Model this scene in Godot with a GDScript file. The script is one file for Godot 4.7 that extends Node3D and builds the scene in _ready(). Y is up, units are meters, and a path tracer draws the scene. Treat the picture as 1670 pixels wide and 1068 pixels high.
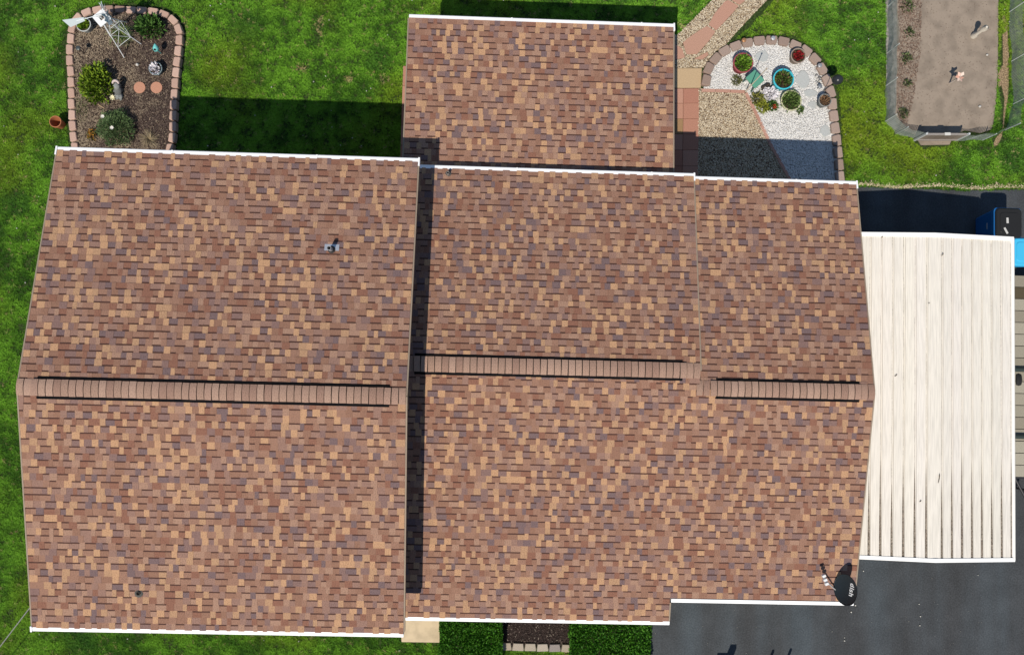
extends Node3D

# ---------------------------------------------------------------- mesh builder
class MB:
	var v := PackedVector3Array()
	var n := PackedVector3Array()
	var c := PackedColorArray()
	var col := Color(1, 1, 1)
	func put(p: Vector3, q: Vector3) -> void:
		v.append(p); n.append(q); c.append(col)
	func tri(a: Vector3, b: Vector3, d: Vector3, na: Vector3, nb: Vector3, nd: Vector3) -> void:
		if (b - a).cross(d - a).dot(na + nb + nd) > 0.0:
			put(a, na); put(d, nd); put(b, nb)
		else:
			put(a, na); put(b, nb); put(d, nd)
	func face(p: Array, out: Vector3) -> void:
		var q: Vector3 = (p[1] - p[0]).cross(p[2] - p[0])
		if q.length_squared() < 1e-16 and p.size() > 3:
			q = (p[2] - p[0]).cross(p[3] - p[0])
		q = q.normalized()
		if q.dot(out) < 0.0: q = -q
		for i in range(1, p.size() - 1):
			tri(p[0], p[i], p[i + 1], q, q, q)
	func box(ce: Vector3, s: Vector3, b := Basis.IDENTITY) -> void:
		var h := s * 0.5
		for k in 3:
			for sg in [-1.0, 1.0]:
				var e1 := Vector3.ZERO; var e2 := Vector3.ZERO; var o := Vector3.ZERO
				o[k] = h[k] * sg; e1[(k + 1) % 3] = h[(k + 1) % 3]; e2[(k + 2) % 3] = h[(k + 2) % 3]
				face([ce + b * (o - e1 - e2), ce + b * (o + e1 - e2), ce + b * (o + e1 + e2), ce + b * (o - e1 + e2)], b * o)
	# polygon (x,z) pushed up from y0 to y1, top edge bevelled
	func slab(poly: PackedVector2Array, y0: float, y1: float, bev := 0.0) -> void:
		var m := poly.size()
		var mid := Vector2.ZERO
		for p in poly: mid += p / m
		var inner := PackedVector2Array()
		for p in poly:
			var d := p - mid
			inner.append(mid + d * max(0.1, 1.0 - bev / max(0.001, d.length())))
		for i in m:
			var a := poly[i]; var b := poly[(i + 1) % m]
			var a2 := inner[i]; var b2 := inner[(i + 1) % m]
			var e := b - a
			var o := Vector3(e.y, 0, -e.x)
			if Vector2(o.x, o.z).dot((a + b) * 0.5 - mid) < 0.0: o = -o
			if y1 - bev > y0 + 0.0005:
				face([Vector3(a.x, y0, a.y), Vector3(b.x, y0, b.y), Vector3(b.x, y1 - bev, b.y), Vector3(a.x, y1 - bev, a.y)], o)
			if bev > 0.0:
				face([Vector3(a.x, y1 - bev, a.y), Vector3(b.x, y1 - bev, b.y), Vector3(b2.x, y1, b2.y), Vector3(a2.x, y1, a2.y)], o + Vector3.UP * o.length())
		var t := Geometry2D.triangulate_polygon(inner)
		for i in range(0, t.size(), 3):
			tri(Vector3(inner[t[i]].x, y1, inner[t[i]].y), Vector3(inner[t[i + 1]].x, y1, inner[t[i + 1]].y), Vector3(inner[t[i + 2]].x, y1, inner[t[i + 2]].y), Vector3.UP, Vector3.UP, Vector3.UP)
	# polygon (z,y) pushed along x
	func xprism(poly: PackedVector2Array, x0: float, x1: float) -> void:
		var m := poly.size()
		var cw := Geometry2D.is_polygon_clockwise(poly)
		for i in m:
			var a := poly[i]; var b := poly[(i + 1) % m]
			var e := b - a
			var o := Vector2(-e.y, e.x) if cw else Vector2(e.y, -e.x)
			face([Vector3(x0, a.y, a.x), Vector3(x0, b.y, b.x), Vector3(x1, b.y, b.x), Vector3(x1, a.y, a.x)], Vector3(0, o.y, o.x))
		var t := Geometry2D.triangulate_polygon(poly)
		for i in range(0, t.size(), 3):
			for xx in [x0, x1]:
				var q := Vector3(-1 if xx == x0 else 1, 0, 0)
				tri(Vector3(xx, poly[t[i]].y, poly[t[i]].x), Vector3(xx, poly[t[i + 1]].y, poly[t[i + 1]].x), Vector3(xx, poly[t[i + 2]].y, poly[t[i + 2]].x), q, q, q)
	func tube(p: Array, r: Array, seg := 6, caps := true) -> void:
		var rings := []
		for i in p.size():
			var d: Vector3 = (p[min(i + 1, p.size() - 1)] - p[max(i - 1, 0)]).normalized()
			var s := d.cross(Vector3.UP if absf(d.y) < 0.9 else Vector3.RIGHT).normalized()
			var u := s.cross(d)
			var ring := []
			for k in seg:
				var a := TAU * k / seg
				ring.append(s * cos(a) + u * sin(a))
			rings.append(ring)
		for i in p.size() - 1:
			for k in seg:
				var k2 := (k + 1) % seg
				var n0: Vector3 = rings[i][k]; var n1: Vector3 = rings[i][k2]; var n2: Vector3 = rings[i + 1][k2]; var n3: Vector3 = rings[i + 1][k]
				var a: Vector3 = p[i] + n0 * r[i]; var b: Vector3 = p[i] + n1 * r[i]; var cc: Vector3 = p[i + 1] + n2 * r[i + 1]; var d: Vector3 = p[i + 1] + n3 * r[i + 1]
				tri(a, b, cc, n0, n1, n2); tri(a, cc, d, n0, n2, n3)
		if caps:
			for e in [0, p.size() - 1]:
				var o: Vector3 = (p[0] - p[1]) if e == 0 else (p[e] - p[e - 1])
				var f := []
				for k in seg: f.append(p[e] + rings[e][k] * r[e])
				face(f, o)
	# profile of (radius, height)
	func lathe(prof: Array, at: Vector3, seg := 16, b := Basis.IDENTITY) -> void:
		for i in prof.size() - 1:
			var p0: Vector2 = prof[i]; var p1: Vector2 = prof[i + 1]
			var e := p1 - p0
			if e.length() < 1e-6: continue
			var nn := Vector2(e.y, -e.x).normalized()
			for k in seg:
				var a0 := TAU * k / seg; var a1 := TAU * (k + 1) / seg
				var d0 := Vector3(cos(a0), 0, sin(a0)); var d1 := Vector3(cos(a1), 0, sin(a1))
				var q0 := b * (d0 * nn.x + Vector3.UP * nn.y); var q1 := b * (d1 * nn.x + Vector3.UP * nn.y)
				var A := at + b * (d0 * p0.x + Vector3.UP * p0.y); var B := at + b * (d1 * p0.x + Vector3.UP * p0.y)
				var C := at + b * (d1 * p1.x + Vector3.UP * p1.y); var D := at + b * (d0 * p1.x + Vector3.UP * p1.y)
				if p0.x > 1e-5: tri(A, B, C, q0, q1, q1)
				if p1.x > 1e-5: tri(A, C, D, q0, q1, q0)
	# lumpy ball
	func lump(at: Vector3, rad: Vector3, sd: int, rough := 0.15, rings := 6, seg := 10, b := Basis.IDENTITY) -> void:
		var fn := FastNoiseLite.new(); fn.seed = sd; fn.frequency = 0.9
		var pts := []
		for i in rings + 1:
			var th := PI * i / rings
			var row := []
			for k in seg:
				var ph := TAU * k / seg
				var d := Vector3(sin(th) * cos(ph), cos(th), sin(th) * sin(ph))
				var s := 1.0 + rough * 2.0 * fn.get_noise_3dv(d * 1.5)
				row.append(at + b * (d * rad * s))
			pts.append(row)
		for i in rings:
			for k in seg:
				var k2 := (k + 1) % seg
				var q := [pts[i][k], pts[i][k2], pts[i + 1][k2], pts[i + 1][k]]
				var nn := []
				for p in q: nn.append((p - at).normalized())
				if i > 0: tri(q[0], q[1], q[2], nn[0], nn[1], nn[2])
				if i < rings - 1: tri(q[0], q[2], q[3], nn[0], nn[2], nn[3])
	# a folded leaf: root, direction of growth, side vector
	func leaf(p: Vector3, d: Vector3, s: Vector3, ln: float, wd: float) -> void:
		var up := s.cross(d).normalized()
		if up.y < 0.0: up = -up
		var tip := p + d * ln
		var m := p + d * ln * 0.5
		var e1 := m + s * wd * 0.5 + up * wd * 0.15
		var e2 := m - s * wd * 0.5 + up * wd * 0.15
		tri(p, e1, tip, up, (up + s * 0.4).normalized(), up)
		tri(p, tip, e2, up, up, (up - s * 0.4).normalized())
	func add(o: MB, t: Transform3D) -> void:
		v.append_array(t * o.v)
		for q in o.n: n.append(t.basis * q)
		c.append_array(o.c)
	func done() -> ArrayMesh:
		var a := []
		a.resize(Mesh.ARRAY_MAX)
		a[Mesh.ARRAY_VERTEX] = v; a[Mesh.ARRAY_NORMAL] = n; a[Mesh.ARRAY_COLOR] = c
		var m := ArrayMesh.new()
		m.add_surface_from_arrays(Mesh.PRIMITIVE_TRIANGLES, a)
		return m

# ---------------------------------------------------------------- naming
var taken := {}
func numbered(s: String) -> String:
	if not taken.has(s):
		taken[s] = 0
		return s
	taken[s] += 1
	return "%s_%03d" % [s, taken[s]]
func part(parent: Node, called: String, m, mat: Material, label := "") -> MeshInstance3D:
	var o := MeshInstance3D.new()
	o.name = called
	o.mesh = m.done() if m is MB else m
	o.material_override = mat
	parent.add_child(o, true)
	if label != "": o.set_meta("label", label)
	return o
func thing(called: String, label: String, category: String, at := Vector3.ZERO, group := "", turn := 0.0) -> Node3D:
	var o := Node3D.new()
	o.name = numbered(called)
	add_child(o)
	o.position = at
	o.rotation.y = turn
	o.set_meta("label", label); o.set_meta("category", category)
	if group != "": o.set_meta("group", group)
	return o
func struct(called: String, m, mat: Material) -> MeshInstance3D:
	var o := part(self, numbered(called), m, mat)
	o.set_meta("kind", "structure")
	return o
func scatter(called: String, label: String, category: String, mesh: Mesh, mat: Material, xf: Array, cols: Array) -> MultiMeshInstance3D:
	var mm := MultiMesh.new()
	mm.transform_format = MultiMesh.TRANSFORM_3D
	mm.use_colors = true
	mm.mesh = mesh
	mm.instance_count = xf.size()
	for i in xf.size():
		mm.set_instance_transform(i, xf[i]); mm.set_instance_color(i, cols[i])
	var o := MultiMeshInstance3D.new()
	o.name = numbered(called)
	o.multimesh = mm
	o.material_override = mat
	add_child(o)
	o.set_meta("kind", "stuff"); o.set_meta("label", label); o.set_meta("category", category)
	return o

# ---------------------------------------------------------------- textures, materials
func noise_tex(sd: int, freq: float, lo: float, hi: float, size := 256, oct := 4, stretch := 1.0) -> ImageTexture:
	var fn := FastNoiseLite.new()
	fn.seed = sd; fn.frequency = freq; fn.fractal_octaves = oct
	var im := fn.get_seamless_image(size, size)
	im.convert(Image.FORMAT_L8)
	var by := im.get_data()
	for i in by.size():
		by[i] = int(255.0 * clampf(lo + (hi - lo) * by[i] / 255.0, 0.0, 1.0))
	return ImageTexture.create_from_image(Image.create_from_data(size, size, false, Image.FORMAT_L8, by))
func srgb(r: float, g: float, b: float) -> Color:
	return Color(r, g, b).linear_to_srgb()
func vmat(rough: float, tex: Texture2D = null, per_m := 1.0, nrm: Texture2D = null, nscale := 0.5) -> StandardMaterial3D:
	var m := StandardMaterial3D.new()
	m.vertex_color_use_as_albedo = true
	m.roughness = rough
	m.metallic_specular = 0.35
	if tex != null or nrm != null:
		m.uv1_triplanar = true; m.uv1_world_triplanar = true
		m.uv1_scale = Vector3.ONE * per_m
	if tex != null: m.albedo_texture = tex
	if nrm != null:
		m.normal_enabled = true; m.normal_texture = nrm; m.normal_scale = nscale
	return m
func pmat(lin: Color, rough: float, metal := 0.0, tex: Texture2D = null, per_m := 1.0) -> StandardMaterial3D:
	var m := StandardMaterial3D.new()
	m.albedo_color = lin.linear_to_srgb()
	m.roughness = rough; m.metallic = metal
	m.metallic_specular = 0.4
	if tex != null:
		m.albedo_texture = tex
		m.uv1_triplanar = true; m.uv1_world_triplanar = true
		m.uv1_scale = Vector3.ONE * per_m
	return m
func mixc(a: Color, b: Color, t: float) -> Color:
	return a.lerp(b, clampf(t, 0.0, 1.0))

var rng := RandomNumberGenerator.new()
var fine: ImageTexture
var coarse: ImageTexture
var blot: ImageTexture
var M_shingle: StandardMaterial3D
var M_leaf: StandardMaterial3D
var M_stone: StandardMaterial3D
var M_paint: StandardMaterial3D
var M_plain: StandardMaterial3D
var M_metal: StandardMaterial3D
var M_soil: StandardMaterial3D

# house measures, metres; x east, z south
const P := 0.1872
const LX0 := -9.2954
const LX1 := -1.6971
const LZN := -4.2947
const LZS := 5.7668
const LH := 3.6354
const MZN := -4.3778
const MZS := 5.7911
const MH := 2.5228
const MX1 := 4.4478
const MZR := 0.0898
const RZN := -4.3471
const RZS := 5.2602
const RX1 := 8.2389
const BX0 := -2.1563
const BX1 := 4.0446
const BZN := -8.0375
const BH := 2.2621
const BP := 0.0625
const XS := 4.0958
const GUT := 0.085

func _ready() -> void:
	rng.seed = 7
	setup_camera_and_light()
	setup_materials()
	build_ground()
	build_house()
	build_carport()
	build_left_bed()
	build_right_bed()
	build_vegetable_plot()
	build_front()
	build_drive_things()
	build_grass()

func setup_camera_and_light() -> void:
	var cam := Camera3D.new()
	cam.name = "camera"
	cam.fov = 2.0 * rad_to_deg(atan(534.0 / 1260.0))
	cam.near = 0.1; cam.far = 600.0
	var b := Basis(Vector3(0.9993576, 0.0253382, -0.0253452), Vector3(-0.0264409, 0.0438865, -0.9986866), Vector3(-0.0241926, 0.9987152, 0.0445283)).orthonormalized()
	cam.transform = Transform3D(b, Vector3(0, 20, 0))
	add_child(cam)
	cam.current = true
	var we := WorldEnvironment.new()
	we.name = "world_environment"
	var env := Environment.new()
	env.background_mode = Environment.BG_SKY
	var sm := ProceduralSkyMaterial.new()
	sm.sky_top_color = Color(0.42, 0.52, 0.66)
	sm.sky_horizon_color = Color(0.72, 0.75, 0.78)
	sm.sky_curve = 0.12
	sm.ground_bottom_color = Color(0.12, 0.14, 0.08)
	sm.ground_horizon_color = Color(0.5, 0.58, 0.62)
	sm.sun_angle_max = 1.0
	sm.energy_multiplier = 0.95
	var sky := Sky.new()
	sky.sky_material = sm
	env.sky = sky
	env.tonemap_mode = Environment.TONE_MAPPER_LINEAR
	env.tonemap_exposure = 1.0
	env.sdfgi_enabled = true; env.ssao_enabled = true; env.ssil_enabled = true
	we.environment = env
	add_child(we)
	var sun := DirectionalLight3D.new()
	sun.name = "sun"
	sun.light_energy = 1.6
	sun.light_color = Color(1.0, 0.965, 0.91)
	sun.light_angular_distance = 0.5
	sun.shadow_enabled = true
	sun.directional_shadow_max_distance = 60.0
	add_child(sun)
	sun.look_at_from_position(Vector3(-0.2616, 1.0, 0.6586) * 30.0, Vector3.ZERO, Vector3.UP)

func setup_materials() -> void:
	fine = noise_tex(3, 0.11, 0.62, 1.12, 256, 4)
	coarse = noise_tex(5, 0.02, 0.66, 1.12, 512, 5)
	blot = noise_tex(9, 0.03, 0.45, 1.15, 512, 5)
	M_shingle = vmat(0.95, noise_tex(21, 0.10, 0.56, 1.36, 512, 5), 0.8)
	M_leaf = vmat(0.55)
	M_leaf.backlight_enabled = true
	M_leaf.backlight = Color(0.10, 0.14, 0.03)
	M_stone = vmat(0.92, fine, 2.2)
	M_paint = vmat(0.45)
	M_plain = vmat(0.75, fine, 3.0)
	M_metal = vmat(0.35)
	M_metal.metallic = 0.6
	M_soil = vmat(1.0, blot, 1.3)

# ---------------------------------------------------------------- ground and driveway
var drive_poly := PackedVector2Array()
func asphalt_tex() -> ImageTexture:
	var sz := 768
	var im := Image.create(sz, sz, false, Image.FORMAT_RGB8)
	var a := FastNoiseLite.new(); a.seed = 31; a.frequency = 0.012; a.fractal_octaves = 4
	var b := FastNoiseLite.new(); b.seed = 32; b.frequency = 0.02; b.fractal_octaves = 3
	var g := FastNoiseLite.new(); g.seed = 33; g.frequency = 0.35; g.fractal_octaves = 2
	for y in sz:
		for x in sz:
			var u := x - sz * 0.5
			var st := a.get_noise_2d(u * 1.0, y * 0.09)         # tyre and sealer streaks, running north-south
			var bl := b.get_noise_2d(u, y)
			var gr := g.get_noise_2d(u, y)
			var k := clampf(0.80 + 0.15 * st + 0.08 * bl + 0.18 * gr, 0.2, 1.0)
			var cool := clampf(0.5 + st, 0.0, 1.0)
			im.set_pixel(x, y, Color(k * (1.0 - 0.06 * cool), k, k * (1.0 + 0.03 * cool)))
	return ImageTexture.create_from_image(im)
func build_ground() -> void:
	var g := MB.new()
	g.col = Color(0.045, 0.075, 0.016)
	g.face([Vector3(-250, 0, -250), Vector3(250, 0, -250), Vector3(250, 0, 250), Vector3(-250, 0, 250)], Vector3.UP)
	struct("ground", g, vmat(1.0, blot, 0.9))
	var wx := 4.2498
	drive_poly = PackedVector2Array([Vector2(7.6, -4.86), Vector2(10.861, -4.856), Vector2(12.509, -4.842), Vector2(13.998, -4.921), Vector2(40, -6.0), Vector2(40, 40), Vector2(wx, 40), Vector2(wx, 4.6), Vector2(7.6, 4.6)])
	var d := MB.new()
	d.slab(drive_poly, 0.0, 0.012)
	var dm := pmat(Color(0.078, 0.083, 0.090), 0.85)
	dm.albedo_texture = asphalt_tex()
	dm.uv1_triplanar = true; dm.uv1_world_triplanar = true; dm.uv1_scale = Vector3.ONE * 0.085
	dm.uv1_offset = Vector3(0.5, 0, 0)
	struct("driveway", d, dm)
	# bits of stone and leaf lying on the asphalt
	var bit := MB.new(); bit.lump(Vector3.ZERO, Vector3(1, 0.6, 0.8), 5, 0.3, 3, 6)
	var bm := bit.done()
	var xf := []; var cl := []
	for p in [Vector3(9.731, 0.030, 5.159), Vector3(9.528, 0.030, 6.036), Vector3(9.417, 0.030, 6.209), Vector3(9.246, 0.030, 6.865), Vector3(9.246, 0.030, 6.942), Vector3(12.738, 0.030, 5.213), Vector3(11.193, 0.030, 5.976), Vector3(11.226, 0.030, 6.287), Vector3(11.210, 0.030, 6.521)]:
		xf.append(Transform3D(Basis(Vector3.UP, rng.randf() * 6.0).scaled(Vector3.ONE * rng.randf_range(0.014, 0.026)), p)); cl.append(Color(0.7, 0.68, 0.62))
	for i in 260:
		var p := Vector3(rng.randf_range(3.8, 14.5), 0.016, rng.randf_range(4.8, 8.2))
		xf.append(Transform3D(Basis(Vector3.UP, rng.randf() * 6.0).scaled(Vector3.ONE * rng.randf_range(0.004, 0.011)), p)); cl.append(mixc(Color(0.1, 0.1, 0.1), Color(0.5, 0.48, 0.42), rng.randf()))
	scatter("driveway_grit", "pale grit and small stones scattered on the dark asphalt driveway", "grit", bm, M_plain, xf, cl)
	# dried clippings along the edge of the lawn
	var st := MB.new(); st.leaf(Vector3(-0.5, 0, 0), Vector3(1, 0.1, 0).normalized(), Vector3(0, 0, 1), 1.0, 0.3)
	xf = []; cl = []
	for i in 1300:
		var x := rng.randf_range(9.3, 16.0)
		var z: float = -4.86 - (x - 9.5) * 0.016 + 0.03 * sin(x * 3.1) - absf(rng.randfn(0.0, 0.05))
		var b := Basis(Vector3.UP, rng.randf() * TAU).scaled(Vector3.ONE * rng.randf_range(0.03, 0.08))
		xf.append(Transform3D(b, Vector3(x, rng.randf_range(0.015, 0.04), z))); cl.append(mixc(Color(0.30, 0.24, 0.13), Color(0.62, 0.54, 0.36), rng.randf()))
	scatter("dry_clippings", "straw coloured dry clippings along the lawn edge above the driveway", "clippings", st.done(), M_leaf, xf, cl)

# ---------------------------------------------------------------- house
const TONES := [[0.455, 0.27, 0.145], [0.40, 0.24, 0.136], [0.285, 0.160, 0.105], [0.258, 0.140, 0.092], [0.232, 0.112, 0.072], [0.212, 0.130, 0.108], [0.168, 0.110, 0.104], [0.335, 0.202, 0.136], [0.268, 0.160, 0.118]]
const TONEW := [0.10, 0.08, 0.18, 0.16, 0.13, 0.11, 0.07, 0.08, 0.09]
const WIDTHS := [0.085, 0.11, 0.13, 0.155, 0.18, 0.22]
const EXPO := 0.1435
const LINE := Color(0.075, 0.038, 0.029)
var tab_cache := {}
var tab_list := []
func tab_mb(w: float, tone: int, raised: bool, band: bool) -> MB:
	var m := MB.new()
	var t: Array = TONES[tone]
	m.col = Color(t[0], t[1], t[2] * 1.06)
	var h0 := 0.017 if raised else 0.011
	var h1 := 0.006 if raised else 0.004
	var a := 0.0006; var b := w - 0.0006
	var L := EXPO + 0.02
	var zb := EXPO - 0.033
	var hb: float = lerpf(h0, h1, zb / L)
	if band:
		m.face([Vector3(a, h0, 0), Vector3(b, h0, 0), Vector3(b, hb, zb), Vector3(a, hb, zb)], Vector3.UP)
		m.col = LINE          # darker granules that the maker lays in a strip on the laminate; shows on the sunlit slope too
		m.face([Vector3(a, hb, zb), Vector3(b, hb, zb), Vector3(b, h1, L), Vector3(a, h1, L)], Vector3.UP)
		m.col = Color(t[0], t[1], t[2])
	else:
		m.face([Vector3(a, h0, 0), Vector3(b, h0, 0), Vector3(b, h1, L), Vector3(a, h1, L)], Vector3.UP)
	m.face([Vector3(a, 0, 0), Vector3(b, 0, 0), Vector3(b, h0, 0), Vector3(a, h0, 0)], Vector3(0, 0, -1))
	m.face([Vector3(a, 0, 0), Vector3(a, h0, 0), Vector3(a, h1, L), Vector3(a, 0, L)], Vector3(-1, 0, 0))
	m.face([Vector3(b, 0, 0), Vector3(b, h0, 0), Vector3(b, h1, L), Vector3(b, 0, L)], Vector3(1, 0, 0))
	return m
func pick_tone() -> int:
	var r := rng.randf()
	for i in TONEW.size():
		r -= TONEW[i]
		if r <= 0.0: return i
	return 2
# lays courses on one slope; rows: array of [x_from, x_to] measured along the slope's own x
func lay(origin: Vector3, bs: Basis, rows: Array) -> void:
	for i in rows.size():
		var x: float = rows[i][0]
		var x1: float = rows[i][1]
		var raised := rng.randf() < 0.5
		var last := -1
		while x < x1 - 0.005:
			# raised teeth are short and often tan, the recessed ply between them is longer and brown
			var w: float = WIDTHS[rng.randi() % 4] if raised else WIDTHS[1 + rng.randi() % 5]
			var full := true
			if x1 - x < w + 0.075:
				w = x1 - x; full = false
			var tone := pick_tone()
			if raised and rng.randf() < 0.46: tone = [0, 0, 1, 1, 7][rng.randi() % 5]
			elif tone < 2: tone = [2, 3, 8, 7][rng.randi() % 4]
			if tone == last and tone > 1: tone = 2 + (tone - 1) % 7
			last = tone
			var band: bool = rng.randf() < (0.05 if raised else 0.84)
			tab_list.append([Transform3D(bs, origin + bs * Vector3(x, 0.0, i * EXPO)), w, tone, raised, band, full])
			x += w
			raised = not raised if rng.randf() < 0.88 else raised
func slope_basis(north: bool, p: float) -> Basis:
	var c := 1.0 / sqrt(1.0 + p * p); var s := p * c
	if north: return Basis(Vector3(1, 0, 0), Vector3(0, c, -s), Vector3(0, s, c))
	return Basis(Vector3(-1, 0, 0), Vector3(0, c, s), Vector3(0, s, -c))
func gutter(h: Node3D, x0: float, x1: float, zo: float, y: float, sgn: float, w := 0.085) -> MeshInstance3D:
	# sgn -1: outer face to the north. covered K-style trough
	var m := MB.new()
	m.col = Color(0.80, 0.81, 0.82)
	var zi := zo - sgn * w
	var q := [Vector2(zi, y + 0.012), Vector2(zo + -sgn * 0.012, y - 0.002), Vector2(zo, y - 0.012), Vector2(zo, y - 0.03), Vector2(zo - sgn * 0.02, y - 0.07), Vector2(zo - sgn * 0.03, y - 0.115), Vector2(zi, y - 0.115)]
	m.xprism(PackedVector2Array(q), x0, x1)
	# seams where lengths of gutter join
	var x := x0 + 2.4
	while x < x1 - 0.6:
		m.col = Color(0.72, 0.73, 0.74)
		m.box(Vector3(x, y + 0.006, zo - sgn * w * 0.5), Vector3(0.035, 0.014, w * 0.94))
		x += 3.05
	return part(h, "gutter", m, M_paint)
func rake(h: Node3D, x: float, z0: float, y0: float, z1: float, y1: float, side: float) -> void:
	var m := MB.new()
	m.col = Color(0.36, 0.28, 0.21)
	var a := Vector3(x, y0, z0); var b := Vector3(x, y1, z1)
	var d := (b - a).normalized()
	var up := d.cross(Vector3(1, 0, 0)).normalized()
	if up.y < 0: up = -up
	m.box((a + b) * 0.5 + up * 0.0 + Vector3(side * 0.014, -0.035, 0), Vector3(0.028, 0.095, (b - a).length()), Basis(Vector3(1, 0, 0), up, d.cross(Vector3(1, 0, 0)).cross(Vector3(-1, 0, 0)).normalized()) if false else Basis(Vector3(1, 0, 0), up, Vector3(1, 0, 0).cross(up)))
	part(h, "rake_trim", m, M_plain)
func ridge(h: Node3D, x0: float, x1: float, z: float, y: float, v0: float, v1: float) -> void:
	# low black vent with the cap shingles laid along it
	var vent := MB.new()
	vent.col = Color(0.012, 0.012, 0.013)
	for s in [-1.0, 1.0]:
		for k in 2:
			vent.box(Vector3((v0 + v1) * 0.5, y - 0.188 * P + 0.012 + 0.013 * k, z + s * (0.186 - 0.008 * k)), Vector3(v1 - v0, 0.010, 0.075), Basis(Vector3(1, 0, 0), s * atan(P)))
		vent.box(Vector3((v0 + v1) * 0.5, y - 0.168 * P + 0.016, z + s * 0.150), Vector3(v1 - v0, 0.030, 0.04), Basis(Vector3(1, 0, 0), s * atan(P)))
	for s in [-1.0, 1.0]:
		vent.box(Vector3((v0 + v1) * 0.5, y - 0.07 * P + 0.006, z + s * 0.066), Vector3(v1 - v0 + 0.1, 0.030, 0.135), Basis(Vector3(1, 0, 0), s * atan(P)))
	var vmm := pmat(Color(0.008, 0.008, 0.009), 0.95)
	vmm.metallic_specular = 0.05
	part(h, "ridge_vent", vent, vmm)
	var n := int(round((x1 - x0) / 0.148))
	var e := (x1 - x0) / n
	var kinds := []
	for k in 6:
		var m := MB.new()
		var t: float = [0.0, 0.35, 0.6, 0.85, 1.0, 0.5][k]
		var base := mixc(Color(0.29, 0.18, 0.135), Color(0.38, 0.25, 0.19), t)
		var prof := []
		for j in 9:
			var zz := lerpf(-0.165, 0.165, j / 8.0)
			prof.append(Vector2(zz, -zz * zz * P / 0.165 - 0.006))
		var gap := [0.012, 0.016, 0.014, 0.019, 0.015, 0.017][k] as float
		var ln := e - gap
		m.col = base
		var hi := 0.018; var lo := 0.013
		for j in 8:
			var p0: Vector2 = prof[j]; var p1: Vector2 = prof[j + 1]
			m.face([Vector3(0, p0.y + hi, p0.x), Vector3(ln, p0.y + lo, p0.x), Vector3(ln, p1.y + lo, p1.x), Vector3(0, p1.y + hi, p1.x)], Vector3.UP)
			m.face([Vector3(0, p0.y - 0.01, p0.x), Vector3(0, p0.y + hi, p0.x), Vector3(0, p1.y + hi, p1.x), Vector3(0, p1.y - 0.01, p1.x)], Vector3(-1, 0, 0))
			m.face([Vector3(ln, p0.y - 0.01, p0.x), Vector3(ln, p0.y + lo, p0.x), Vector3(ln, p1.y + lo, p1.x), Vector3(ln, p1.y - 0.01, p1.x)], Vector3(1, 0, 0))
		for sd in [0, 8]:
			var pe: Vector2 = prof[sd]
			m.face([Vector3(0, pe.y - 0.01, pe.x), Vector3(0, pe.y + hi, pe.x), Vector3(ln, pe.y + lo, pe.x), Vector3(ln, pe.y - 0.01, pe.x)], Vector3(0, 0, -1.0 if sd == 0 else 1.0))
		kinds.append(m.done())
	for i in n:
		var xx := x0 + i * e
		var lift := 0.046 if (xx > v0 - e and xx + e < v1 + e) else 0.020
		var o := part(h, "ridge_cap", kinds[rng.randi() % 6], M_shingle)
		o.position = Vector3(xx, y + lift + rng.randf_range(-0.001, 0.001), z + rng.randf_range(-0.003, 0.003))
		o.rotation.y = rng.randf_range(-0.02, 0.02)
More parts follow.
